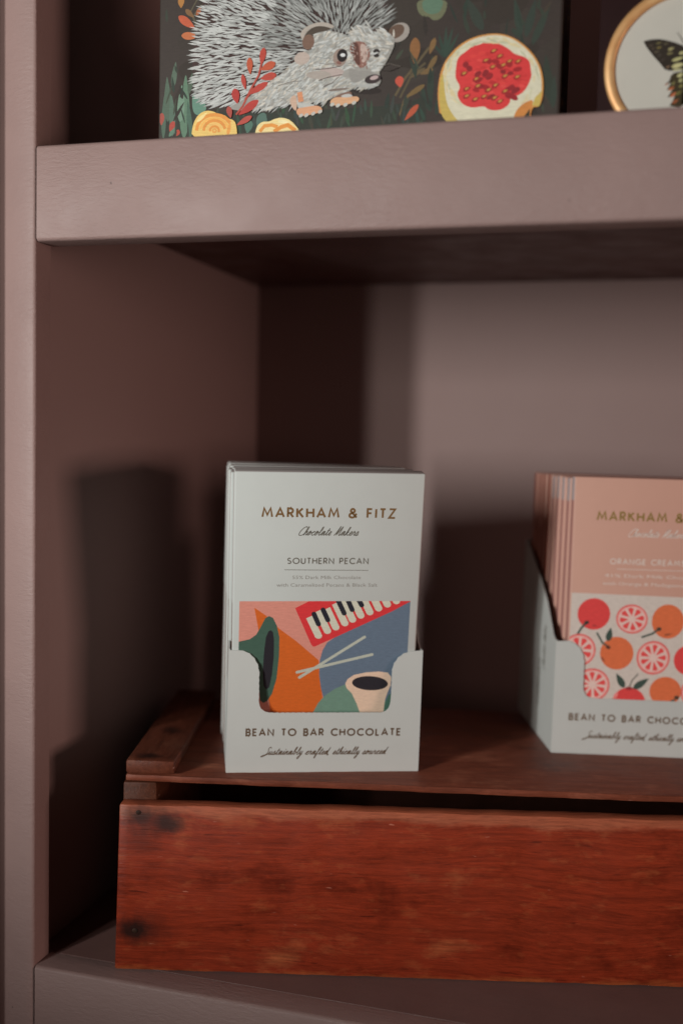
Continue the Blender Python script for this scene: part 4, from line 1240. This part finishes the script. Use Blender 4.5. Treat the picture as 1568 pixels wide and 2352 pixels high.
def stile(name, x_in, sign):
    """face frame upright, its front slightly rounded over"""
    bm = bmesh.new()
    prof = [(0, 13.4), (0, 1.6), (.25, .75), (.8, .2), (1.7, 0), (5, .05), (9, .5), (13, 1.3), (17, 2.6), (20, 3.6), (22, 4.6), (30.5, 6.5), (30.5, 13.4)]
    out = [Vector((x_in - sign * x, y, -420)) for x, y in prof]
    # cut into lengths so the edge can wander a little
    rows = []
    steps = 60
    for i in range(steps + 1):
        z = -420 + 1240 * i / steps
        rows.append([bm.verts.new((p.x + (.18 * noise.noise((z * .03, p.y, 0)) if p.y < 8 else 0), p.y, z)) for p in out])
    n = len(out)
    for a, b2 in zip(rows, rows[1:]):
        for k in range(n):
            bm.faces.new((a[k], a[(k + 1) % n], b2[(k + 1) % n], b2[k]))
    bm.faces.new(rows[0])
    bm.faces.new(rows[-1][::-1])
    return bm_obj(name, bm, paint_up, case, angle=50)

stile('stile', 0.0, 1)
stile('stile', RX, -1)

def rail(z0, z1, name='front_rail'):
    bm = bmesh.new()
    bm_box(bm, .5, RX - .5, .1, 14.8, z0, z1)
    es = [e for e in bm.edges if abs(e.verts[0].co.x - e.verts[1].co.x) > 1 and e.verts[0].co.y < 1]
    bmesh.ops.bevel(bm, geom=es, offset=1.7, segments=4, profile=.42, affect='EDGES')
    return bm_obj(name, bm, paint_along, case, angle=60)

def shelf_board(z1, t=19.0):
    return box_obj('shelf_board', (-6.9, RX + 6.9, 15.0, 318.4, z1 - t, z1), paint_shaded, case, bevel=.5, seg=2)

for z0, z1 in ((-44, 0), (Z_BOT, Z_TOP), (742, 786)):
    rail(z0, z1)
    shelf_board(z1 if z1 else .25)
box_obj('side_panel', (-24, -7, 13.6, 318.5, -420, 820), paint_flat, case, bevel=.4)
box_obj('side_panel', (RX + 7, RX + 24, 13.6, 318.5, -420, 820), paint_flat, case, bevel=.4)
box_obj('back_panel', (-24, RX + 24, 318.7, 326, -420, 820), paint_flat, case, bevel=.3)
# added casing, out of view on the left, to shade the left upright's edge
box_obj('unseen_shade_casing', (-150, -30.8, -36, 13, -420, 820), paint_up, case, bevel=3, seg=3)

# ---------------------------------------------------------------- wooden crate
CRATE_YAW = math.radians(14.56)
CX, CY = 39.2, 8.4
ux = Vector((math.cos(CRATE_YAW), math.sin(CRATE_YAW), 0))
crate = thing('wooden_crate', 'old red brown stained wooden crate turned over on the lower shelf under both chocolate cartons', 'crate',
              frame(CX, CY, .3, ux, (0, 0, 1)))
SLOPE = .0115

def plank(name, x0, x1, y0, y1, z0, z1, mat, seed=0, wear=.35, cuts=48, bevel=.7, slope=0.0, lean=0.0):
    """a sawn board: arrises worn round, edges wandering by fractions of a millimetre"""
    bm = bmesh.new()
    bm_box(bm, x0, x1, y0, y1, z0, z1)
    long_x = (x1 - x0) > (y1 - y0)
    es = [e for e in bm.edges if abs((e.verts[0].co - e.verts[1].co)[0 if long_x else 1]) > 1]
    bmesh.ops.bevel(bm, geom=bm.edges[:], offset=bevel, segments=2, profile=.5, affect='EDGES')
    k = 0 if long_x else 1
    es = [e for e in bm.edges if abs((e.verts[0].co - e.verts[1].co)[k]) > 10]
    bmesh.ops.subdivide_edges(bm, edges=es, cuts=cuts, use_grid_fill=True)
    for v in bm.verts:
        p = v.co
        q = (p.x * .06 + seed * 7.1, p.y * .06, p.z * .06 + seed)
        r = (p.x * .35 + seed, p.y * .35 + 3, p.z * .35)
        d = Vector((noise.noise(q), noise.noise((q[0] + 9, q[1], q[2])), noise.noise((q[0], q[1] + 9, q[2])))) * wear
        d += Vector((noise.noise(r), noise.noise((r[0] + 5, r[1], r[2])), noise.noise((r[0], r[1] + 5, r[2])))) * wear * .45
        v.co = p + d
        v.co.z -= slope * p.x
        v.co.x += lean * p.z
    return bm_obj(name, bm, mat, crate, angle=40)

CL, CD = 400.0, 158.0
plank('front_board', 0, CL, 0, 8.6, .4, 83.0, wood_front, 1, .4, 90, .9, 0, .024)
plank('end_board', 1.6, 18.4, 9.1, CD - 9, .5, 91.2, wood_end, 2, .35, 20, 1.2)
plank('end_board', CL - 18, CL - 1, 9.1, CD - 9, .5, 86.5, wood_end, 3, .35, 20, 1.0)
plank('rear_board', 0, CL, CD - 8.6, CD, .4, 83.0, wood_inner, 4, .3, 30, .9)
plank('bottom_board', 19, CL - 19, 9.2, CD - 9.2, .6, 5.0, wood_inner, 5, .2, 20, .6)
plank('top_board', 3.2, CL, 7.4, CD - 1, 92.2, 95.4, wood_top, 6, .25, 90, .6, SLOPE)
plank('corner_batten', 3.0, 26.8, 8.4, CD - 4, 95.9, 102.3, wood_batten, 7, .35, 30, 1.0, SLOPE)

rusty, _nt, _b = new_mat('rusty_nail_iron', .6, .3, .3)
_nt.links.new(ramp(_nt, noise_tex(_nt, coords(_nt), 900, 3, .6), [(.3, (.012, .008, .007)), (.7, (.055, .024, .014))]), _b.inputs['Base Color'])
for nx, nz, nr in ((9.4, 79.2, 1.3), (9.6, 20.2, 1.5)):
    bm = bmesh.new()
    ring = [Vector((nx + .024 * nz + nr * math.cos(2 * math.pi * k / 14), -.35, nz + nr * .9 * math.sin(2 * math.pi * k / 14))) for k in range(14)]
    prism(bm, ring, Vector((0, .8, 0)))
    bmesh.ops.bevel(bm, geom=[e for e in bm.edges if all(v.co.y < -.3 for v in e.verts)], offset=.3, segments=2, profile=.5, affect='EDGES')
    bm_obj('nail_head', bm, rusty, crate)

# ---------------------------------------------------------------- cartons and bars
NB = (Vector((0, 0, 1)) + SLOPE * ux).normalized()
def carton_axes(yaw):
    return Vector((math.cos(math.radians(yaw)), math.sin(math.radians(yaw)), 0))
def level(X):      # direction X tipped into the top board's plane
    return (X - NB * X.dot(NB)).normalized()

GREY_INK, BROWN_INK, PALE_INK = (96, 92, 84), (84, 66, 50), (176, 164, 156)

def wall(bm, outline, axis, t):
    """a sheet of card: outline in the two other axes, thickness t along axis"""
    prism(bm, outline, axis * t)

def make_carton(mat, label, x0, x1, depth, notch, splay=0.0):
    c = thing('display_carton', label, 'carton', mat, 'white display cartons of chocolate bars on the crate')
    t = .7
    bm = bmesh.new()
    # front wall with its deep rounded notch; the perforated edge is slightly ragged
    rnd = random.Random(len(label))
    pts = [(x0, 0.6), (x1, 0.6), (x1, 62.4)]
    for i, (a, b2) in enumerate(zip(notch, notch[1:])):
        L = math.hypot(b2[0] - a[0], b2[1] - a[1])
        n = max(1, int(L / 1.3))
        for k in range(n):
            s = k / n
            j = .16 if (k % 2) else -.05
            nx, ny = -(b2[1] - a[1]) / L, (b2[0] - a[0]) / L
            jj = j * rnd.uniform(.4, 1.3)
            pts.append((a[0] + (b2[0] - a[0]) * s + nx * jj, a[1] + (b2[1] - a[1]) * s + ny * jj))
    pts += [notch[-1], (x0, 61.8)]
    wall(bm, [Vector((x, 0, z)) for x, z in pts], Vector((0, 1, 0)), t)
    # sides sweep up from the low front to the tall back
    side = [(t, .6), (depth - t, .6), (depth - t, 108.5), (depth * .82, 104), (depth * .5, 90.5), (depth * .3, 80), (depth * .17, 70), (depth * .1, 64.5), (depth * .05, 62.6), (t, 62.3)]
    for xs in (x0, x1 - t):
        wall(bm, [Vector((xs, y, z)) for y, z in side], Vector((1, 0, 0)), t)
    wall(bm, [Vector((x, depth - t, z)) for x, z in ((x0, .6), (x1, .6), (x1, 108.5), (x0, 108.5))], Vector((0, 1, 0)), t)
    wall(bm, [Vector((x, y, .05)) for x, y in ((x0 + .1, .1), (x1 - .1, .1), (x1 - .1, depth - .1), (x0 + .1, depth - .1))], Vector((0, 0, 1)), .5)
    for v in bm.verts:       # tired card: the left side leans outwards towards the back
        if v.co.x < (x0 + x1) / 2:
            v.co.x -= splay * v.co.y
    bm_obj('carton_body', bm, white_card, c, smooth=False)
    return c

def carton_print(c, k):
    s = Sheet(lambda x, y, h: (x, -h, y), .0012, .02, None, k)
    capitals(s, 'BEAN TO BAR CHOCOLATE', 9.7, 87.3, 18.85, 3.2, .82, BROWN_INK)
    script(s, 'Sustainably crafted, ethically sourced', 18.6, 80.0, 9.1, 1.75, .40, BROWN_INK)
    s.build('printed_lettering', ink, c)

NOTCH1 = [(90.6, 61.6), (87.6, 60.7), (84.9, 58.6), (82.9, 55.6), (82.0, 52.2), (82.0, 37.6), (81.5, 34.0), (80.2, 31.7), (77.8, 30.5), (20.9, 30.4), (18.6, 30.9), (16.6, 32.4), (15.5, 35.6), (15.3, 50.8), (14.5, 54.6), (12.7, 57.8), (10.2, 60.2), (7.0, 61.6)]

def make_bar(mat, label, w, h, th, mats, sleeve_print=None, group=None, name='chocolate_bar', side_split=26.0):
    """one wrapped bar, standing: x across, z up, front face at y = 0"""
    b = thing(name, label, 'chocolate bar', mat, group)
    bm = bmesh.new()
    bm_box(bm, 0, w, 0, th, -60.2, h, bevel=.9, seg=3)
    # split the narrow sides at the printed band
    geom = bm.verts[:] + bm.edges[:] + bm.faces[:]
    bmesh.ops.bisect_plane(bm, geom=geom, plane_co=(0, 0, side_split), plane_no=(0, 0, 1))
    if len(mats) > 3:
        geom = bm.verts[:] + bm.edges[:] + bm.faces[:]
        bmesh.ops.bisect_plane(bm, geom=geom, plane_co=(0, 0, h - 13), plane_no=(0, 0, 1))
    bmesh.ops.recalc_face_normals(bm, faces=bm.faces[:])
    for f in bm.faces:
        cen = f.calc_center_median()
        if f.normal.y < -.5:
            f.material_index = 0
        elif abs(f.normal.x) > .75 or abs(f.normal.z) > .75 or f.normal.y > .5:
            f.material_index = 1
            if abs(f.normal.x) > .75 and cen.z < side_split:
                f.material_index = 2
            if len(mats) > 3 and abs(f.normal.x) > .75 and cen.z > h - 13:
                f.material_index = 3
    bm_obj('wrapper', bm, mats, b)
    return b

def bar_matrix(carton_mat, x0, y0, lean, tilt):
    m = carton_mat @ Matrix.Translation(Vector((x0, y0, 60)) * MM)
    return m @ Matrix.Rotation(math.radians(lean), 4, 'X') @ Matrix.Rotation(math.radians(-tilt), 4, 'Y')

# ---- southern pecan carton, standing left
X1 = level(carton_axes(23.37))
M1 = frame(84.80, 36.38, 95.05, X1, NB)
c1 = make_carton(M1, 'white carton of white wrapped bars with the piano and saxophone picture', 0.0, 97.4, 92.0, NOTCH1)
carton_print(c1, PRINT)
bar1 = make_bar(bar_matrix(M1, 1.37, 1.0, 9.0, .9), 'frontmost white chocolate bar printed with saxophone, keyboard and drumsticks', 92.5, 91.6, 8.6, [white_wrap, white_edge, brown_side], group='white wrapped bars in the pecan carton')
s = Sheet(lambda x, y, h: (x, -h, y), .0012, .02, (3.42, 88.3, -34.0, 26.95))
s.draw(PECAN_ART)
s.build('picture_panel', ink, bar1)
s = Sheet(lambda x, y, h: (x, -h, y), .0012, .02)
capitals(s, 'MARKHAM & FITZ', 13.7, 78.3, 69.5, 4.3, 1.02, (120, 84, 50), 1)
script(s, 'Chocolate Makers', 31.0, 60.3, 60.5, 1.95, .42, GREY_INK)
capitals(s, 'SOUTHERN PECAN', 26.5, 66.0, 46.2, 2.7, .58, GREY_INK)
s.quads([((25.0, 42.85), (66.4, 42.65), (66.4, 42.95), (25.0, 43.15))], GREY_INK)
small_print(s, '55% Dark Milk Chocolate', 29.0, 62.8, 38.3, 1.75, (122, 118, 112))
small_print(s, 'with Caramelized Pecans & Black Salt', 21.3, 71.2, 34.4, 1.75, (122, 118, 112))
s.build('printed_lettering', [ink, gold_foil], bar1)

ORDER = ('front', 'second', 'third', 'fourth', 'fifth', 'sixth', 'seventh', 'eighth', 'rearmost')
rnd = random.Random(3)
for i in range(1, 9):
    lean = 9.0 * (1 - i / 8.0)
    x0 = 1.37 - (.6 + 2.2 * i / 8) * .9 + (.5, -.6)[i % 2] + rnd.uniform(-.4, .4)
    make_bar(bar_matrix(M1, x0 + (0 if i < 7 else .2), 1.0 + i * 9.35, lean, .9 * (1 - i / 8) + rnd.uniform(-.2, .2)),
             ('white wrapped bar, %s from the front, behind the saxophone printed bar' % ORDER[i]) if i < 8 else 'rearmost white wrapped bar, against the back of the saxophone bar carton', 92.4, (91.3 + .08 * i + (.55, -.75)[i % 2] + rnd.uniform(-.3, .3)), 8.6,
             [white_wrap, white_edge, brown_side], group='white wrapped bars in the pecan carton')

# ---- orange creamsicle carton, further right and back
X2 = level(carton_axes(14.03))
M2 = frame(235.47, 134.01, 93.1, X2, NB)
notch2 = [(x + 1.0, z + .7) for x, z in NOTCH1]
c2 = make_carton(M2, 'white carton of peach wrapped bars with oranges and citrus slices pictured', .6, 99.6, 92.0, notch2, .058)
carton_print(c2, 1.68)
s = Sheet(lambda x, y, h: (.6 - h, x, y), .0012, .02, None, 1.5)
script(s, 'Chocolate Makers', 0, 34, 14, 2.6, .6, GREY_INK)
capitals(s, 'MARKHAM', -30, 6, 24, 5.0, 1.1, GREY_INK)
s.v = [(a - .058 * (11 + c_), 11 + c_, 40 + b_ * .75) for a, b_, c_ in s.v]
s.build('printed_side_lettering', ink, c2)
bar2 = make_bar(bar_matrix(M2, 7.02, 1.0, 0.0, .3), 'frontmost peach chocolate bar printed with oranges and red citrus slices', 91.5, 91.7, 8.6, [peach_wrap, rose_side, rose_side, lilac_tab], group='peach wrapped bars in the citrus carton')
s = Sheet(lambda x, y, h: (x, -h, y), .0012, .02, (.9, 90.6, -34.0, 29.2), 1.68)
s.draw(CITRUS_ART)
s.build('picture_panel', ink, bar2)
s = Sheet(lambda x, y, h: (x, -h, y), .0012, .02, None, 1.68)
capitals(s, 'MARKHAM & FITZ', 13.0, 77.6, 68.6, 4.3, 1.02, (120, 84, 50), 1)
script(s, 'Chocolate Makers', 29.5, 60.0, 60.0, 1.95, .36, PALE_INK)
capitals(s, 'ORANGE CREAMSICLE', 21.0, 70.5, 45.0, 2.65, .55, PALE_INK)
s.quads([((24.5, 42.1), (67.0, 42.1), (67.0, 42.4), (24.5, 42.4))], PALE_INK)
small_print(s, '41% Dark Milk Chocolate', 18.2, 73.0, 37.7, 1.8, PALE_INK)
small_print(s, 'with Orange & Madagascar Vanilla', 17.3, 74.2, 33.4, 1.8, PALE_INK)
s.build('printed_lettering', [ink, bright_foil], bar2)
for i in range(1, 9):
    shift = -1.12 * i
    make_bar(bar_matrix(M2, 6.95 + rnd.uniform(-.12, .12) + shift, 1.0 + i * 9.3, 0, rnd.uniform(-.08, .12)),
             (('peach wrapped bar with lilac tab, %s from the front of its carton' if i < 5 else 'peach bar with dark red side, %s from the front of its carton') % ORDER[i]) if i < 8 else 'rearmost peach bar with dark red side, against its carton back', 91.0, 91.4 - rnd.uniform(0, .7), 9.2,
             [peach_wrap, rose_side, rose_side, lilac_tab] if i < 5 else [peach_wrap, red_side, red_side], group='peach wrapped bars in the citrus carton')

# ---------------------------------------------------------------- hedgehog box on the upper shelf
hb = thing('gift_box', 'dark botanical box painted with a hedgehog, yellow roses and a cut fig', 'box', Matrix.Translation(Vector((50, 25, Z_TOP + .3)) * MM))
HW, HD, HH = 187.0, 43.0, 196.0
BOX_PRINT = 1.14
bm = bmesh.new()
bm_box(bm, 0, HW, 0, HD, 0, HH, bevel=1.2, seg=3)
bm_obj('box_body', bm, dark_card, hb)
rect = (1.0, HW - 1.0, .8, HH - 1)
s = Sheet(lambda x, y, h: (x, -h, y), .0012, .01, rect, BOX_PRINT)
s.soft = True
base = (60, 52, 48)
s.poly([(0, 0), (HW, 0), (HW, HH), (0, HH)], base)
rb = random.Random(8)
for i in range(60):      # faint mottling of the painted ground
    x, y = rb.uniform(0, HW), rb.uniform(0, 110)
    j = rb.randint(-5, 6)
    s.poly(ellipse(x, y, rb.uniform(5, 16), rb.uniform(4, 14), rb.uniform(0, 90), 14), (58 + j, 51 + j, 46 + j))
s.draw(BOX_BACKDROP)
for i in range(170):
    x, y = rb.uniform(2, HW - 2), rb.uniform(0, 74)
    if inside((x, y), HEDGEHOG_BODY):
        continue
    a = math.radians(rb.gauss(92, 20))
    ln = rb.uniform(4, 12)
    g_ = rb.choice(((56, 62, 53), (50, 60, 52), (64, 70, 58), (52, 46, 42), (66, 58, 50), (46, 54, 48)))
    s.poly(leaf(x, y, x + ln * math.cos(a), y + ln * math.sin(a), rb.uniform(.7, 2.2)), g_)
s.build('painted_foliage', box_ink, hb)
top_h = s.top + .002

s = Sheet(lambda x, y, h: (x, -h, y), .0012, top_h, rect, BOX_PRINT)
s.soft = True
s.poly(HEDGEHOG_BODY, (62, 46, 43))
fx, fy = HEDGEHOG_FACE_POINT
body_top = [(x, y if y < 68 else y + 34) for x, y in HEDGEHOG_BODY]
s.poly([p for p in body_top], (62, 46, 43))
rq = random.Random(21)
quills = []
tries = 0
while len(quills) < 1500 and tries < 30000:
    tries += 1
    p = (rq.uniform(18, 126), rq.uniform(4, 104))
    if not inside(p, body_top) or inside(p, HEDGEHOG_BELLY):
        continue
    if any((p[0] - a) ** 2 + (p[1] - b2) ** 2 < .8 for a, b2 in quills):
        continue
    quills.append(p)
quills.sort(key=lambda p: -math.hypot(p[0] - fx, p[1] - fy))
s.soft = False
for p in quills:
    dx, dy = p[0] - fx, p[1] - fy
    L = math.hypot(dx, dy) or 1
    a = math.atan2(dy * .72, dx) + rq.gauss(0, .12) + (.10 if p[1] < fy - 12 else 0)
    ln = rq.uniform(4.2, 7.8) * min(1, .55 + L / 60)
    w = rq.uniform(.6, 1.0)
    g = rq.choice((176, 182, 170, 160, 186, 150))
    if L < 38 and dy > 2:
        g -= rq.randint(18, 46)
    c, sn = math.cos(a), math.sin(a)
    b = rq.uniform(-.5, .5)
    x0, y0 = p[0] - c * ln * .45, p[1] - sn * ln * .45
    def at(t, k):
        return (x0 + c * ln * t - sn * (k * w * .5 + b * t * (1 - t) * 2), y0 + sn * ln * t + c * (k * w * .5 + b * t * (1 - t) * 2))
    s.poly([at(0, .25), at(.3, .9), at(.6, 1), at(1, 0), at(.6, -1), at(.3, -.9), at(0, -.25)], (g, g + 1, g - 2))
    if rq.random() < .55:
        s.poly([at(-.12, 1.9), at(.35, 1.55), at(.75, 1.35), at(.4, .95), at(0, 1.0)], (58, 44, 42))
s.soft = True
s.draw(HEDGEHOG_FACE)
s.soft = False
# soft fur strokes over face, flank and belly: grey underneath, white on top
for layer, (count, tones, wid) in enumerate(((520, (132, 144, 154, 162, 150), (.6, 1.2)), (1150, (166, 174, 180, 186, 190, 158), (.45, 1.0)))):
    nf = tries = 0
    while nf < count and tries < 12000:
        tries += 1
        p = (rq.uniform(50, 132), rq.uniform(4, 58))
        if not inside(p, HEDGEHOG_BELLY):
            continue
        nf += 1
        on_face = p[0] > 94 and p[1] > 22
        a = (math.radians(rq.gauss(150, 24)) if p[1] > 40 else math.radians(rq.gauss(200, 20))) if on_face else math.radians(rq.gauss(212, 15))
        ln = rq.uniform(1.8, 4.6)
        gv = rq.choice(tones)
        tint = rq.choice((0, 0, 2, 4, 8)) if p[0] < 116 else rq.choice((0, -3, 2))
        s.poly(leaf(p[0], p[1], p[0] + math.cos(a) * ln, p[1] + math.sin(a) * ln, rq.uniform(*wid)), (gv + tint, gv + 1, gv - 2 - tint))
s.build('painted_hedgehog', box_ink, hb)
top_h = s.top + .002
s = Sheet(lambda x, y, h: (x, -h, y), .0012, top_h, rect, BOX_PRINT)
s.soft = True
s.draw(BOX_FOREGROUND)
s.build('painted_flowers_and_fig', box_ink, hb)
# the design carries on round the right-hand side
s = Sheet(lambda x, y, h: (HW + h, x, y), .0012, .01, (1, HD - 1, .8, HH - 1))
s.poly([(0, 0), (HD, 0), (HD, HH), (0, HH)], (60, 53, 46))
for i in range(70):
    x, y = rb.uniform(0, HD), rb.uniform(2, 110)
    s.quads(ribbon(spline([(x, y), (x + rb.uniform(-4, 4), y + 3), (x + rb.uniform(-4, 6), y + rb.uniform(4, 8)), (x + rb.uniform(-2, 6), y + rb.uniform(2, 9))], 4), rb.uniform(.5, 1.1)),
            rb.choice(((118, 104, 74), (104, 94, 66), (96, 88, 70), (142, 112, 52), (120, 58, 48))))
s.build('painted_side', box_ink, hb)

# ---------------------------------------------------------------- butterfly box beside it
ub = thing('specimen_box', 'dark maroon box with a gold ringed round window showing a black and cream butterfly', 'box',
           Matrix.Translation(Vector((286.8, 25, Z_TOP + .3)) * MM))
bm = bmesh.new()
bm_box(bm, -34.4, 36, 0, 60, 0, 66, bevel=.8, seg=2)
bm_obj('box_body', bm, maroon_card, ub)
CZ = 419.0 - Z_TOP - .3
bm = bmesh.new()
n, R0, R1 = 96, 27.6, 31.9
prof = [(R0, .05), (R0, -1.2), (R0 + .5, -1.9), (R0 + 1.7, -2.3), (R1 - .6, -2.0), (R1, -1.2), (R1, .05)]
rings = [[bm.verts.new((r * math.cos(2 * math.pi * i / n), y, CZ + r * math.sin(2 * math.pi * i / n))) for r, y in prof] for i in range(n)]
for i in range(n):
    a, b2 = rings[i], rings[(i + 1) % n]
    for k in range(len(prof) - 1):
        bm.faces.new((a[k], a[k + 1], b2[k + 1], b2[k]))
bmesh.ops.recalc_face_normals(bm, faces=bm.faces[:])
bm_obj('gold_ring', bm, gold_metal, ub, angle=60)
bm = bmesh.new()
prism(bm, [Vector((27.7 * math.cos(2 * math.pi * i / 96), -.5, CZ + 27.7 * math.sin(2 * math.pi * i / 96))) for i in range(96)], Vector((0, .45, 0)))
bm_obj('backing_disc', bm, linen_disc, ub, smooth=False)
def wing_sheet(flip):
    s = Sheet((lambda x, y, h: (1.1 - x, -.5 - h, CZ + y)) if flip else (lambda x, y, h: (x, -.5 - h, CZ + y)), .0012, .03)
    s.draw(BUTTERFLY_WING)
    return s.build('wing', box_ink, ub)
wing_sheet(False)
wing_sheet(True)
s = Sheet(lambda x, y, h: (x, -.5 - h, CZ + y), .0012, .3)
s.poly(ellipse(.55, -2.5, .9, 9.5), (36, 30, 26))
s.quads(ribbon([(.4, 6.5), (-1.2, 10), (-3.2, 13)], .22), (36, 30, 26))
s.quads(ribbon([(.7, 6.5), (2.3, 10), (4.3, 13)], .22), (36, 30, 26))
s.build('butterfly_body', box_ink, ub)
